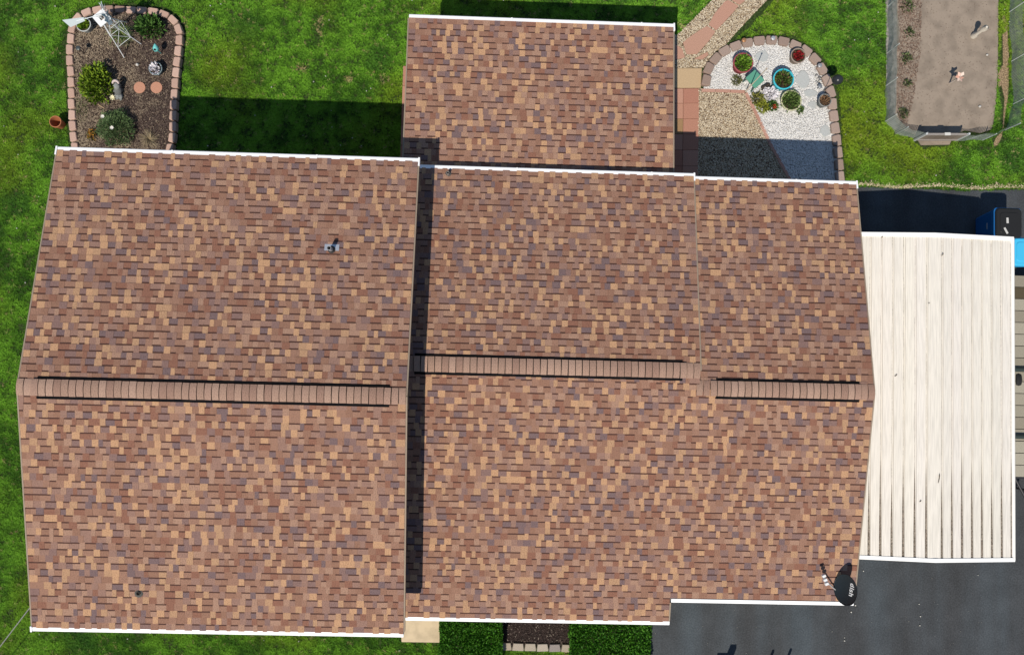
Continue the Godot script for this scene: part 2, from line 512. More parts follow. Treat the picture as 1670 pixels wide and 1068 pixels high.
func build_house() -> void:
	var h := thing("house", "sprawling house with a brown and tan shingle roof in four stepped sections", "house")
	var lzr := (LZN + LZS) * 0.5
	var lry := LH + P * (LZS - LZN) * 0.5
	var mry := MH + P * (MZS - MZR)
	var mny := mry - P * (MZR - MZN)
	var rzr := (RZN + RZS) * 0.5
	var rry := MH + P * (MZS - rzr)
	var rny := rry - P * (rzr - RZN)
	var rsy := MH + P * (MZS - RZS)
	var deck := pmat(Color(0.09, 0.06, 0.05), 0.95)
	var wallm := pmat(Color(0.42, 0.36, 0.29), 0.85, 0.0, fine, 1.5)
	# walls
	for a in [[LX0 + 0.3, LX1 - 0.28, LZN + 0.45, LZS - 0.45, lzr, lry, LH + 0.45 * P], [LX1 - 0.279, MX1 - 0.12, MZN + 0.4, MZS - 0.75, MZR, mry, 0.0], [MX1 - 0.119, RX1 - 0.3, RZN + 0.4, RZS - 0.4, rzr, rry, 0.0]]:
		var m := MB.new()
		var t := 0.2
		m.xprism(PackedVector2Array([Vector2(a[2], 0), Vector2(a[2], a[5] - P * (a[4] - a[2]) - t), Vector2(a[4], a[5] - t), Vector2(a[3], a[5] - P * (a[3] - a[4]) - t), Vector2(a[3], 0)]), a[0], a[1])
		part(h, "wall", m, wallm)
	var mw := MB.new()
	mw.xprism(PackedVector2Array([Vector2(BZN + 0.35, 0), Vector2(BZN + 0.35, BH - 0.14), Vector2(MZN + 0.39, BH + BP * (MZN + 0.39 - BZN) - 0.16), Vector2(MZN + 0.39, 0)]), BX0 + 0.12, BX1 - 0.12)
	part(h, "wall", mw, wallm)
	# decks
	var decks := [[LX0 + 0.002, LX1 - 0.002, LZN + GUT, LZS - GUT, lzr, lry], [LX1 - 0.27, XS, MZN + GUT, MZS - GUT, MZR, mry], [XS, MX1, MZN + GUT, RZS - GUT, MZR, mry], [MX1, RX1 - 0.002, RZN + GUT, RZS - GUT, rzr, rry]]
	var m_roof := MB.new()
	for a in decks:
		var yn: float = a[5] - P * (a[4] - a[2]); var ys: float = a[5] - P * (a[3] - a[4])
		m_roof.xprism(PackedVector2Array([Vector2(a[2], yn - 0.16), Vector2(a[2], yn), Vector2(a[4], a[5]), Vector2(a[3], ys), Vector2(a[3], ys - 0.16), Vector2(a[4], a[5] - 0.16)]), a[0], a[1])
	m_roof.xprism(PackedVector2Array([Vector2(BZN + GUT, BH + BP * GUT - 0.13), Vector2(BZN + GUT, BH + BP * GUT), Vector2(MZN + 0.39, BH + BP * (MZN + 0.39 - BZN)), Vector2(MZN + 0.39, BH + BP * (MZN + 0.39 - BZN) - 0.13)]), BX0 + 0.002, BX1 - 0.002)
	var roof := part(h, "roof", m_roof, deck)
	# gutters
	var gln := gutter(h, LX0, LX1, LZN, LH + 0.02, -1.0)
	var gls := gutter(h, LX0, LX1, LZS, LH + 0.02, 1.0)
	var gmn := gutter(h, LX1 - 0.26, MX1, MZN, mny + 0.02, -1.0)
	var grn := gutter(h, MX1 + 0.003, RX1, RZN, rny + 0.02, -1.0)
	gutter(h, LX1 - 0.26, XS + 0.02, MZS, MH + 0.02, 1.0)
	gutter(h, XS + 0.03, RX1, RZS, rsy + 0.02, 1.0)
	var gbn := gutter(h, BX0, BX1, BZN, BH + 0.02, -1.0)
	# white wrapped corners of the gutter ends
	for a in [[LX0, LZN, LH, 1.0, gln], [LX1, LZN, LH, 1.0, gln], [MX1, MZN, mny, 1.0, gmn], [RX1, RZN, rny, 1.0, grn], [BX1, BZN, BH, 1.0, gbn], [LX0, LZS, LH, -1.0, gls]]:
		var m := MB.new(); m.col = Color(0.80, 0.81, 0.82)
		var dz := 0.19
		if a[3] < 0: dz = 0.12
		var ox := 0.018 if a[0] > LX0 else -0.018
		m.box(Vector3(a[0] + ox, a[2] - 0.03 + P * 0.06, a[1] + a[3] * dz * 0.5), Vector3(0.034, 0.13, dz), Basis(Vector3(1, 0, 0), -a[3] * atan(P)))
		part(a[4], "gutter_end", m, M_paint)
	# rakes
	for x in [LX0, LX1]:
		var sd := -1.0 if x == LX0 else 1.0
		rake(roof, x, LZN + 0.19, LH + P * 0.19, lzr, lry, sd)
		rake(roof, x, lzr, lry, LZS - 0.12, LH + P * 0.12, sd)
	rake(roof, MX1, MZN + 0.19, mny + P * 0.19, MZR, mry, 1.0)
	rake(roof, RX1, RZN + 0.19, rny + P * 0.19, rzr, rry, 1.0)
	rake(roof, RX1, rzr, rry, RZS - 0.09, rsy + P * 0.09, 1.0)
	rake(roof, XS, RZS, rsy, MZS - 0.1, MH + P * 0.1, 1.0)
	rake(roof, BX0, BZN + 0.1, BH + BP * 0.1, MZN + 0.35, BH + BP * (MZN + 0.35 - BZN), -1.0)
	rake(roof, BX1, BZN + 0.19, BH + BP * 0.19, MZN + 0.35, BH + BP * (MZN + 0.35 - BZN), 1.0)
	# shingle courses
	var bn := slope_basis(true, P); var bso := slope_basis(false, P)
	var k := sqrt(1.0 + P * P)
	var lift := 0.003
	var g2 := GUT - 0.012
	var rows := []
	var cnt := int(((lzr - LZN - g2) * k - 0.05) / EXPO)
	for i in cnt: rows.append([0.0, LX1 - LX0 - 0.006])
	lay(Vector3(LX0 + 0.003, LH + P * g2 + lift, LZN + g2), bn, rows)
	lay(Vector3(LX1 - 0.003, LH + P * g2 + lift, LZS - g2), bso, rows)
	rows = []
	cnt = int(((MZR - MZN - g2) * k - 0.05) / EXPO)
	for i in cnt: rows.append([0.0, MX1 - LX1 + 0.26])
	lay(Vector3(LX1 - 0.26, mny + P * g2 + lift, MZN + g2), bn, rows)
	rows = []
	cnt = int(((rzr - RZN - g2) * k - 0.05) / EXPO)
	for i in cnt: rows.append([0.0, RX1 - MX1 - 0.033])
	lay(Vector3(MX1 + 0.03, rny + P * g2 + lift, RZN + g2), bn, rows)
	rows = []
	cnt = int(((MZS - g2 - MZR) * k - 0.05) / EXPO)
	for i in cnt:
		var z := MZS - g2 - i * EXPO / k
		var from_east := 0.0
		if z > RZS - 0.06: from_east = RX1 - XS
		elif z < rzr + 0.1: from_east = RX1 - MX1
		rows.append([from_east, RX1 - LX1 + 0.26])
	lay(Vector3(RX1 - 0.003, MH + P * g2 + lift, MZS - g2), bso, rows)
	rows = []
	var kb := sqrt(1.0 + BP * BP)
	cnt = int((MZN + 0.38 - BZN - g2) * kb / EXPO)
	for i in cnt: rows.append([0.0, BX1 - BX0 - 0.006])
	lay(Vector3(BX0 + 0.003, BH + BP * g2 + lift, BZN + g2), slope_basis(true, BP), rows)
	# the 300 tabs that show largest are pieces of their own, the rest one part
	var eye := Vector3(0, 20, 0)
	for t in tab_list:
		var x: Transform3D = t[0]
		var to := eye - x.origin
		t.append(t[1] * x.basis.y.dot(to.normalized()) / to.length_squared() * (1.0 if t[5] else 0.0))
	tab_list.sort_custom(func(a, b): return a[6] > b[6])
	var rest := MB.new()
	for i in tab_list.size():
		var t: Array = tab_list[i]
		var key := "%.3f %d %s %s" % [t[1], t[2], t[3], t[4]]
		if not t[5]:
			rest.add(tab_mb(t[1], t[2], t[3], t[4]), t[0])
			continue
		if not tab_cache.has(key):
			var m := tab_mb(t[1], t[2], t[3], t[4])
			tab_cache[key] = [m, m.done()]
		if i < 300:
			var o := part(roof, "shingle", tab_cache[key][1], M_shingle)
			o.transform = t[0]
		else:
			rest.add(tab_cache[key][0], t[0])
	var ro := part(roof, "shingles", rest, M_shingle)
	ro.set_meta("kind", "stuff")
	print("tabs ", tab_list.size())
	# ridges
	ridge(roof, LX0 - 0.02, LX1 + 0.01, lzr, lry, -8.9343, -2.0284)
	ridge(roof, LX1 - 0.26, MX1 + 0.01, MZR, mry, -1.6454, 4.0681)
	ridge(roof, MX1 - 0.06, RX1 + 0.02, rzr, rry, 4.8134, 7.9273)
	# plumbing vents
	var q := Vector3(-3.384, 4.070, -2.218)
	var vm := MB.new()
	vm.col = Color(0.55, 0.57, 0.6)
	vm.box(Vector3(q.x + 0.0, LH + P * (q.z - 0.05 - LZN) + 0.016, q.z - 0.05), Vector3(0.30, 0.004, 0.14), slope_basis(true, P))
	var fl := part(roof, "vent_flashing", vm, M_metal)
	var vp := MB.new()
	vp.col = Color(0.06, 0.058, 0.056)
	var y0 := LH + P * (q.z - LZN)
	vp.lathe([Vector2(0.085, 0.01), Vector2(0.06, 0.05), Vector2(0.052, 0.1)], Vector3(q.x, y0, q.z), 14)
	vp.col = Color(0.42, 0.43, 0.45)
	vp.lathe([Vector2(0.045, 0.05), Vector2(0.045, 0.29), Vector2(0.037, 0.29), Vector2(0.037, 0.1)], Vector3(q.x, y0, q.z), 14)
	vp.col = Color(0.01, 0.01, 0.01)
	vp.lathe([Vector2(0.037, 0.12), Vector2(0.0, 0.12)], Vector3(q.x, y0, q.z), 14)
	part(roof, "vent_pipe", vp, M_plain)
	for a in [[Vector3(-1.102, 2.800, -4.171), 0.16, 0.032, mny, MZN, 1.0], [Vector3(-7.103, 3.850, 4.907), 0.05, 0.04, LH, LZS, -1.0]]:
		var b: Vector3 = a[0]
		var yy: float = a[3] + P * absf(b.z - a[4])
		var m := MB.new()
		m.col = Color(0.10, 0.095, 0.09)
		m.lathe([Vector2(a[2] * 2.4, 0.004), Vector2(a[2] * 1.9, 0.02), Vector2(a[2] * 1.2, 0.03)], Vector3(b.x, yy, b.z), 12)
		m.col = Color(0.30, 0.29, 0.28) if a[1] > 0.1 else Color(0.06, 0.055, 0.05)
		m.lathe([Vector2(a[2], 0.0), Vector2(a[2], a[1]), Vector2(a[2] * 0.8, a[1]), Vector2(a[2] * 0.8, a[1] * 0.4)], Vector3(b.x, yy, b.z), 12)
		m.col = Color(0.008, 0.008, 0.008)
		m.lathe([Vector2(a[2] * 0.8, a[1] * 0.5), Vector2(0.0, a[1] * 0.5)], Vector3(b.x, yy, b.z), 12)
		part(roof, "vent_pipe", m, M_plain)

# ---------------------------------------------------------------- carport
const CX0 := 8.00
const CX1 := 12.27
const CZN := -3.25
const CZS := 4.33
const CPX := 10.24
func croof(x: float) -> float:
	return 2.38 - 0.23 * absf(x - CPX) / 2.03
func build_carport() -> void:
	var o := thing("carport", "cream ribbed metal carport roof beside the house over the driveway", "carport", Vector3(CPX, 0, 0.5))
	var off := -o.position
	var cream := Color(0.685, 0.645, 0.585)
	var pitch := 0.252
	var x := CX0
	var i := 0
	var xs := []
	while x < CX1 - 0.1:
		var w: float = pitch if absf(x + 0.12 - CPX) > 0.13 else 0.36
		xs.append([x, minf(x + w, CX1 - 0.02)])
		x += w
	var mats := vmat(0.5, noise_tex(41, 0.02, 0.90, 1.05, 512, 5), 0.7)
	mats.uv1_scale = Vector3(2.4, 1.0, 0.12)
	for a in xs:
		var m := MB.new()
		var tone := rng.randf_range(0.965, 1.02)
		var cc := Color(cream.r * tone, cream.g * tone, cream.b * tone * rng.randf_range(0.98, 1.01))
		var gw := 0.052
		# profile across the pan: groove, rise, flat with two fine creases, drop
		var px := [a[0], a[0] + gw, a[0] + gw + 0.008, a[0] + gw + 0.045, a[0] + gw + 0.05, a[0] + gw + 0.055, a[1] - 0.05, a[1] - 0.045, a[1] - 0.04, a[1] - 0.008, a[1]]
		var ph := [0.0, 0.0, 0.021, 0.021, 0.017, 0.021, 0.021, 0.017, 0.021, 0.021, 0.0]
		m.col = cc
		for j in px.size() - 1:
			var p0: float = px[j]; var p1: float = px[j + 1]
			if p1 <= p0: continue
			var y0: float = croof(p0) + ph[j]; var y1: float = croof(p1) + ph[j + 1]
			m.face([Vector3(p0, y0, CZN + 0.03), Vector3(p1, y1, CZN + 0.03), Vector3(p1, y1, CZS - 0.03), Vector3(p0, y0, CZS - 0.03)], Vector3.UP)
		m.face([Vector3(a[0], croof(a[0]) - 0.012, CZN + 0.03), Vector3(a[1], croof(a[1]) - 0.012, CZN + 0.03), Vector3(a[1], croof(a[1]) - 0.012, CZS - 0.03), Vector3(a[0], croof(a[0]) - 0.012, CZS - 0.03)], Vector3.DOWN)
		var t := Transform3D(Basis.IDENTITY, off)
		var mm := MB.new(); mm.add(m, t)
		part(o, "roof_panel", mm, mats)
		# grime washed to the low south end of each channel, a long wedge
		var d := MB.new()
		var ln := rng.randf_range(1.5, 2.6)
		var wd := gw + 0.006
		var segs := 10
		for s in segs:
			var f0 := float(s) / segs; var f1 := float(s + 1) / segs
			var w0 := wd * (1.0 - pow(f0, 1.4)) * rng.randf_range(0.85, 1.0) + 0.004; var w1 := wd * (1.0 - pow(f1, 1.4)) * 0.93 + 0.004
			var xm: float = a[0] + gw * 0.5
			d.col = mixc(Color(0.235, 0.19, 0.15), Color(0.33, 0.28, 0.225), rng.randf())
			var z0 := CZS - 0.035 - f0 * ln; var z1 := CZS - 0.035 - f1 * ln
			d.face([off + Vector3(xm - w0 * 0.5, croof(xm) + 0.004, z0), off + Vector3(xm + w0 * 0.5, croof(xm) + 0.004, z0), off + Vector3(xm + w1 * 0.5, croof(xm) + 0.004, z1), off + Vector3(xm - w1 * 0.5, croof(xm) + 0.004, z1)], Vector3.UP)
		# a paler hairline drawn on up the channel so the groove shows
		var zz := CZS - 0.04 - ln
		while zz > CZN + 0.3:
			var l2 := rng.randf_range(0.25, 0.7)
			var w2 := rng.randf_range(0.0025, 0.0055)
			var xm2: float = a[0] + gw * 0.5 + rng.randf_range(-0.003, 0.003)
			d.col = mixc(Color(0.46, 0.42, 0.36), Color(0.58, 0.54, 0.48), rng.randf())
			var z3 := maxf(zz - l2, CZN + 0.1)
			d.face([off + Vector3(xm2 - w2, croof(xm2) + 0.004, zz), off + Vector3(xm2 + w2, croof(xm2) + 0.004, zz), off + Vector3(xm2 + w2, croof(xm2) + 0.004, z3), off + Vector3(xm2 - w2, croof(xm2) + 0.004, z3)], Vector3.UP)
			zz = z3
		part(o, "grime_and_groove_line", d, M_soil)
	# edge trims and gutter
	var trim := Color(0.80, 0.80, 0.79)
	for e in [[CZN, -1.0, 0.10], [CZS, 1.0, 0.09]]:
		for sx in [[CX0, CPX], [CPX, CX1 - 0.03]]:
			var m := MB.new(); m.col = trim
			var a := Vector3(sx[0], croof(sx[0]), e[0]); var b := Vector3(sx[1], croof(sx[1]), e[0])
			var dz: float = e[2]
			for q in [[0.036, -0.12, -0.0]]:
				m.face([off + a + Vector3(0, 0.036, -e[1] * dz), off + b + Vector3(0, 0.036, -e[1] * dz), off + b + Vector3(0, 0.030, 0), off + a + Vector3(0, 0.030, 0)], Vector3.UP)
				m.face([off + a + Vector3(0, 0.030, 0), off + b + Vector3(0, 0.030, 0), off + b + Vector3(0, -0.12, 0), off + a + Vector3(0, -0.12, 0)], Vector3(0, 0, e[1]))
				m.face([off + a + Vector3(0, 0.036, -e[1] * dz), off + b + Vector3(0, 0.036, -e[1] * dz), off + b + Vector3(0, -0.004, -e[1] * dz), off + a + Vector3(0, -0.004, -e[1] * dz)], Vector3(0, 0, -e[1]))
				m.face([off + a + Vector3(0, -0.12, 0), off + b + Vector3(0, -0.12, 0), off + b + Vector3(0, -0.12, -e[1] * dz), off + a + Vector3(0, -0.12, -e[1] * dz)], Vector3.DOWN)
			part(o, "edge_trim", m, M_paint)
	var em := MB.new(); em.col = Color(0.76, 0.74, 0.70)
	var ye := croof(CX1)
	em.tube([off + Vector3(CX1 - 0.05, ye - 0.01, CZN + 0.03), off + Vector3(CX1 - 0.05, ye - 0.01, CZS - 0.03)], [0.05, 0.05], 10)
	em.box(off + Vector3(CX1 - 0.02, ye - 0.07, (CZN + CZS) * 0.5), Vector3(0.03, 0.12, CZS - CZN - 0.08))
	part(o, "side_trim", em, M_paint)
	for z in [CZN + 0.4, 0.5, CZS - 0.4]:
		var m := MB.new(); m.col = Color(0.7, 0.7, 0.68)
		m.box(off + Vector3(CX1 - 0.15, 1.02, z), Vector3(0.075, 2.03, 0.075))
		part(o, "post", m, M_paint)
	var bm := MB.new(); bm.col = Color(0.7, 0.7, 0.68)
	bm.box(off + Vector3(CX1 - 0.15, 2.075, (CZN + CZS) * 0.5), Vector3(0.08, 0.08, CZS - CZN - 0.3))
	part(o, "beam", bm, M_paint)
	# leaf scraps lying on the panels
	for a in [[Vector3(10.399, 2.400, -2.746), 0.09, 0.9], [Vector3(9.035, 2.300, -3.138), 0.05, 1.2], [Vector3(10.316, 2.400, 2.417), 0.22, 1.4], [Vector3(9.900, 2.380, 2.946), 0.06, 0.8], [Vector3(10.082, 2.400, -1.609), 0.03, 0.3], [Vector3(9.352, 2.350, 0.083), 0.08, 0.7]]:
		var p: Vector3 = a[0]
		var l := thing("fallen_twig", "", "twig", Vector3(p.x, croof(p.x) + 0.031, p.z), "twigs and leaf scraps on the carport roof")
		var m := MB.new(); m.col = Color(0.16, 0.12, 0.08)
		var d: Vector3 = Vector3(cos(a[2]), 0, -sin(a[2])) * a[1]
		m.tube([-d * 0.5 + Vector3(0, 0.006, 0), Vector3(0.006, 0.008, 0.005), d * 0.5 + Vector3(0, 0.006, 0)], [0.004, 0.009, 0.003], 5)
		m.leaf(Vector3(0, 0.008, 0), d.normalized(), d.normalized().cross(Vector3.UP), a[1] * 0.5, 0.025)
		part(l, "stem", m, M_plain)
		l.set_meta("label", twig_labels.pop_front())
var twig_labels := ["dark leaf scrap near the north edge of the cream carport roof", "small dark scrap at the carport's north edge beside the house roof", "longest brown twig lying on the southern part of the carport roof", "short brown twig near the southern middle of the carport roof", "tiny dark speck on the upper middle of the carport roof", "pale brown twig on the carport roof beside the house ridge"]

# ---------------------------------------------------------------- garden helpers
var no_grass := []
func pv(a: Array) -> PackedVector2Array:
	var p := PackedVector2Array()
	for q in a: p.append(q)
	return p
func inside(p: Vector2, polys: Array) -> bool:
	for q in polys:
		if Geometry2D.is_point_in_polygon(p, q): return true
	return false
# points evenly spaced along a line of points
func spaced(line: Array, step: float) -> Array:
	var out := []
	var need := 0.0
	for i in line.size() - 1:
		var a: Vector2 = line[i]; var b: Vector2 = line[i + 1]
		var L := a.distance_to(b)
		var t := need
		while t < L:
			out.append([a.lerp(b, t / L), (b - a).normalized()])
			t += step
		need = t - L
	return out
func block_wall(o: Node3D, line: Array, step: float, wid: float, hgt: float, ca: Color, cb: Color, odd: Array = []) -> void:
	var pts := spaced(line, step)
	for i in pts.size():
		var p: Vector2 = pts[i][0]; var d: Vector2 = pts[i][1]
		if i > 0 and i < pts.size() - 1:
			d = (pts[i + 1][0] - pts[i - 1][0]).normalized()
		var s := Vector2(-d.y, d.x)
		var l := step * 0.5 - 0.008
		var w := wid * 0.5
		var poly := PackedVector2Array()
		for c in [[-1, -0.55], [-0.86, -1], [0.86, -1], [1, -0.55], [0.9, 0.6], [0.74, 1], [-0.74, 1], [-0.9, 0.6]]:
			poly.append(d * (c[0] * l * rng.randf_range(0.95, 1.02)) + s * (c[1] * w * rng.randf_range(0.94, 1.05)))
		var m := MB.new()
		m.col = mixc(ca, cb, rng.randf())
		if i in odd: m.col = m.col * Color(0.62, 0.6, 0.58)
		m.slab(poly, 0.0, hgt + rng.randf_range(-0.008, 0.008), 0.018)
		var b := part(o, "block", m, M_stone)
		b.position = Vector3(p.x, 0.0, p.y) - o.position
		b.rotation = Vector3(rng.randf_range(-0.02, 0.02), rng.randf_range(-0.05, 0.05), rng.randf_range(-0.02, 0.02))
func foliage(o: Node3D, called: String, at: Vector3, r: Vector3, count: int, ln: float, wd: float, ca: Color, cb: Color, upness := 0.5, label := "") -> MeshInstance3D:
	var m := MB.new()
	for i in count:
		var d := Vector3(rng.randfn(), rng.randfn(), rng.randfn()).normalized()
		if d.y < -0.1: d.y = -d.y * 0.6
		var k := pow(rng.randf(), 0.35)
		var lump := 1.0 + 0.16 * sin(d.x * 7.0 + at.x * 9.0) * sin(d.z * 6.0 + at.z * 5.0)
		var p := at + d * r * k * lump
		var g := (d + Vector3.UP * upness + Vector3(rng.randfn(), rng.randfn(), rng.randfn()) * 0.45).normalized()
		var s := g.cross(Vector3(rng.randfn(), rng.randfn(), rng.randfn())).normalized()
		m.col = mixc(ca, cb, rng.randf())
		m.leaf(p, g, s, ln * rng.randf_range(0.6, 1.25), wd * rng.randf_range(0.7, 1.2))
	return part(o, called, m, M_leaf, label)
func stems(o: Node3D, at: Vector3, spread: float, h: float, count: int, col: Color, called := "stem") -> void:
	var m := MB.new(); m.col = col
	for i in count:
		var a := TAU * (i + rng.randf()) / count
		var d := Vector3(cos(a), 0, sin(a)) * spread * rng.randf_range(0.3, 1.0)
		m.tube([at, at + d * 0.5 + Vector3.UP * h * 0.6, at + d + Vector3.UP * h], [0.008, 0.006, 0.003], 5)
	part(o, called, m, M_plain)
# strap leaves arching out of one root
func straps(o: Node3D, at: Vector3, r: float, h: float, count: int, wd: float, ca: Color, cb: Color, called := "foliage") -> void:
	var m := MB.new()
	for i in count:
		var a := rng.randf() * TAU
		var d := Vector3(cos(a), 0, sin(a))
		var s := Vector3(-d.z, 0, d.x)
		var rr := r * rng.randf_range(0.45, 1.05); var hh := h * rng.randf_range(0.6, 1.1)
		m.col = mixc(ca, cb, rng.randf())
		var prev := at + d * 0.01
		for k in 4:
			var t := (k + 1) / 4.0
			var q := at + d * rr * t + Vector3.UP * hh * sin(t * 2.3) + s * 0.02 * sin(t * 3.0)
			var w0 := wd * (1.0 - (t - 0.25)); var w1 := wd * (1.0 - t) + 0.001
			var up := s.cross(q - prev).normalized()
			if up.y < 0: up = -up
			m.tri(prev - s * w0 * 0.5, prev + s * w0 * 0.5, q + s * w1 * 0.5, up, up, up)
			m.tri(prev - s * w0 * 0.5, q + s * w1 * 0.5, q - s * w1 * 0.5, up, up, up)
			prev = q
	part(o, called, m, M_leaf)
func pot(o: Node3D, r: float, h: float, c: Color, rim: Color, soil := true, mat: Material = null) -> void:
	var m := MB.new()
	m.col = c
	m.lathe([Vector2(0.0, 0.0), Vector2(r * 0.68, 0.0), Vector2(r * 0.94, h * 0.86)], Vector3.ZERO, 24)
	m.col = c
	m.lathe([Vector2(r * 0.88, h * 0.97), Vector2(r * 0.8, h * 0.6), Vector2(r * 0.62, 0.03), Vector2(0, 0.03)], Vector3.ZERO, 24)
	part(o, "pot_body", m, M_plain if mat == null else mat)
	var q := MB.new()
	q.col = rim
	q.lathe([Vector2(r * 0.94, h * 0.84), Vector2(r, h * 0.86), Vector2(r * 1.01, h * 0.985), Vector2(r * 0.98, h), Vector2(r * 0.9, h), Vector2(r * 0.88, h * 0.96)], Vector3.ZERO, 24)
	part(o, "rim", q, M_plain if mat == null else mat)
	if soil:
		var s := MB.new(); s.col = Color(0.06, 0.042, 0.03)
		s.lathe([Vector2(r * 0.86, h * 0.84), Vector2(r * 0.4, h * 0.88), Vector2(0, h * 0.885)], Vector3.ZERO, 16)
		part(o, "soil", s, M_soil)
func solar_light(at: Vector3, label: String, capc: Color, h := 0.32) -> void:
	var o := thing("solar_light", label, "garden light", at, "solar stake lights in the garden beds")
	var m := MB.new(); m.col = Color(0.05, 0.05, 0.05)
	m.tube([Vector3.ZERO, Vector3(0, h - 0.07, 0)], [0.008, 0.012], 8)
	part(o, "stake", m, M_metal)
	var l := MB.new(); l.col = Color(0.45, 0.47, 0.48)
	l.lathe([Vector2(0.012, h - 0.09), Vector2(0.04, h - 0.03), Vector2(0.045, h - 0.005)], Vector3.ZERO, 14)
	part(o, "lens", l, M_metal)
	var c := MB.new(); c.col = capc
	c.lathe([Vector2(0.045, h - 0.005), Vector2(0.06, h - 0.006), Vector2(0.055, h + 0.012), Vector2(0.03, h + 0.022), Vector2(0.0, h + 0.024)], Vector3.ZERO, 16)
	part(o, "cap", c, M_metal)
func chips(called: String, label: String, cat: String, polys: Array, skip: Array, per_m2: float, y: float, sz: Vector2, mesh: Mesh, mat: Material, colf: Callable) -> void:
	var xf := []; var cl := []
	for poly in polys:
		var bb := Rect2(poly[0], Vector2.ZERO)
		for q in poly: bb = bb.expand(q)
		var n := int(bb.get_area() * per_m2)
		for i in n:
			var p := Vector2(rng.randf_range(bb.position.x, bb.end.x), rng.randf_range(bb.position.y, bb.end.y))
			if not Geometry2D.is_point_in_polygon(p, poly) or inside(p, skip): continue
			var b := Basis.from_euler(Vector3(rng.randfn() * 0.35, rng.randf() * TAU, rng.randfn() * 0.35)).scaled(Vector3.ONE * rng.randf_range(sz.x, sz.y))
			xf.append(Transform3D(b, Vector3(p.x, y + rng.randf_range(-0.004, 0.012), p.y)))
			cl.append(colf.call(p))
	scatter(called, label, cat, mesh, mat, xf, cl)
func pebble_mesh(flat := 0.6) -> ArrayMesh:
	var m := MB.new(); m.lump(Vector3.ZERO, Vector3(1.0, flat, 0.75), 3, 0.2, 4, 7)
	return m.done()
func chip_mesh() -> ArrayMesh:
	var m := MB.new(); m.box(Vector3.ZERO, Vector3(1.6, 0.22, 0.5)); return m.done()

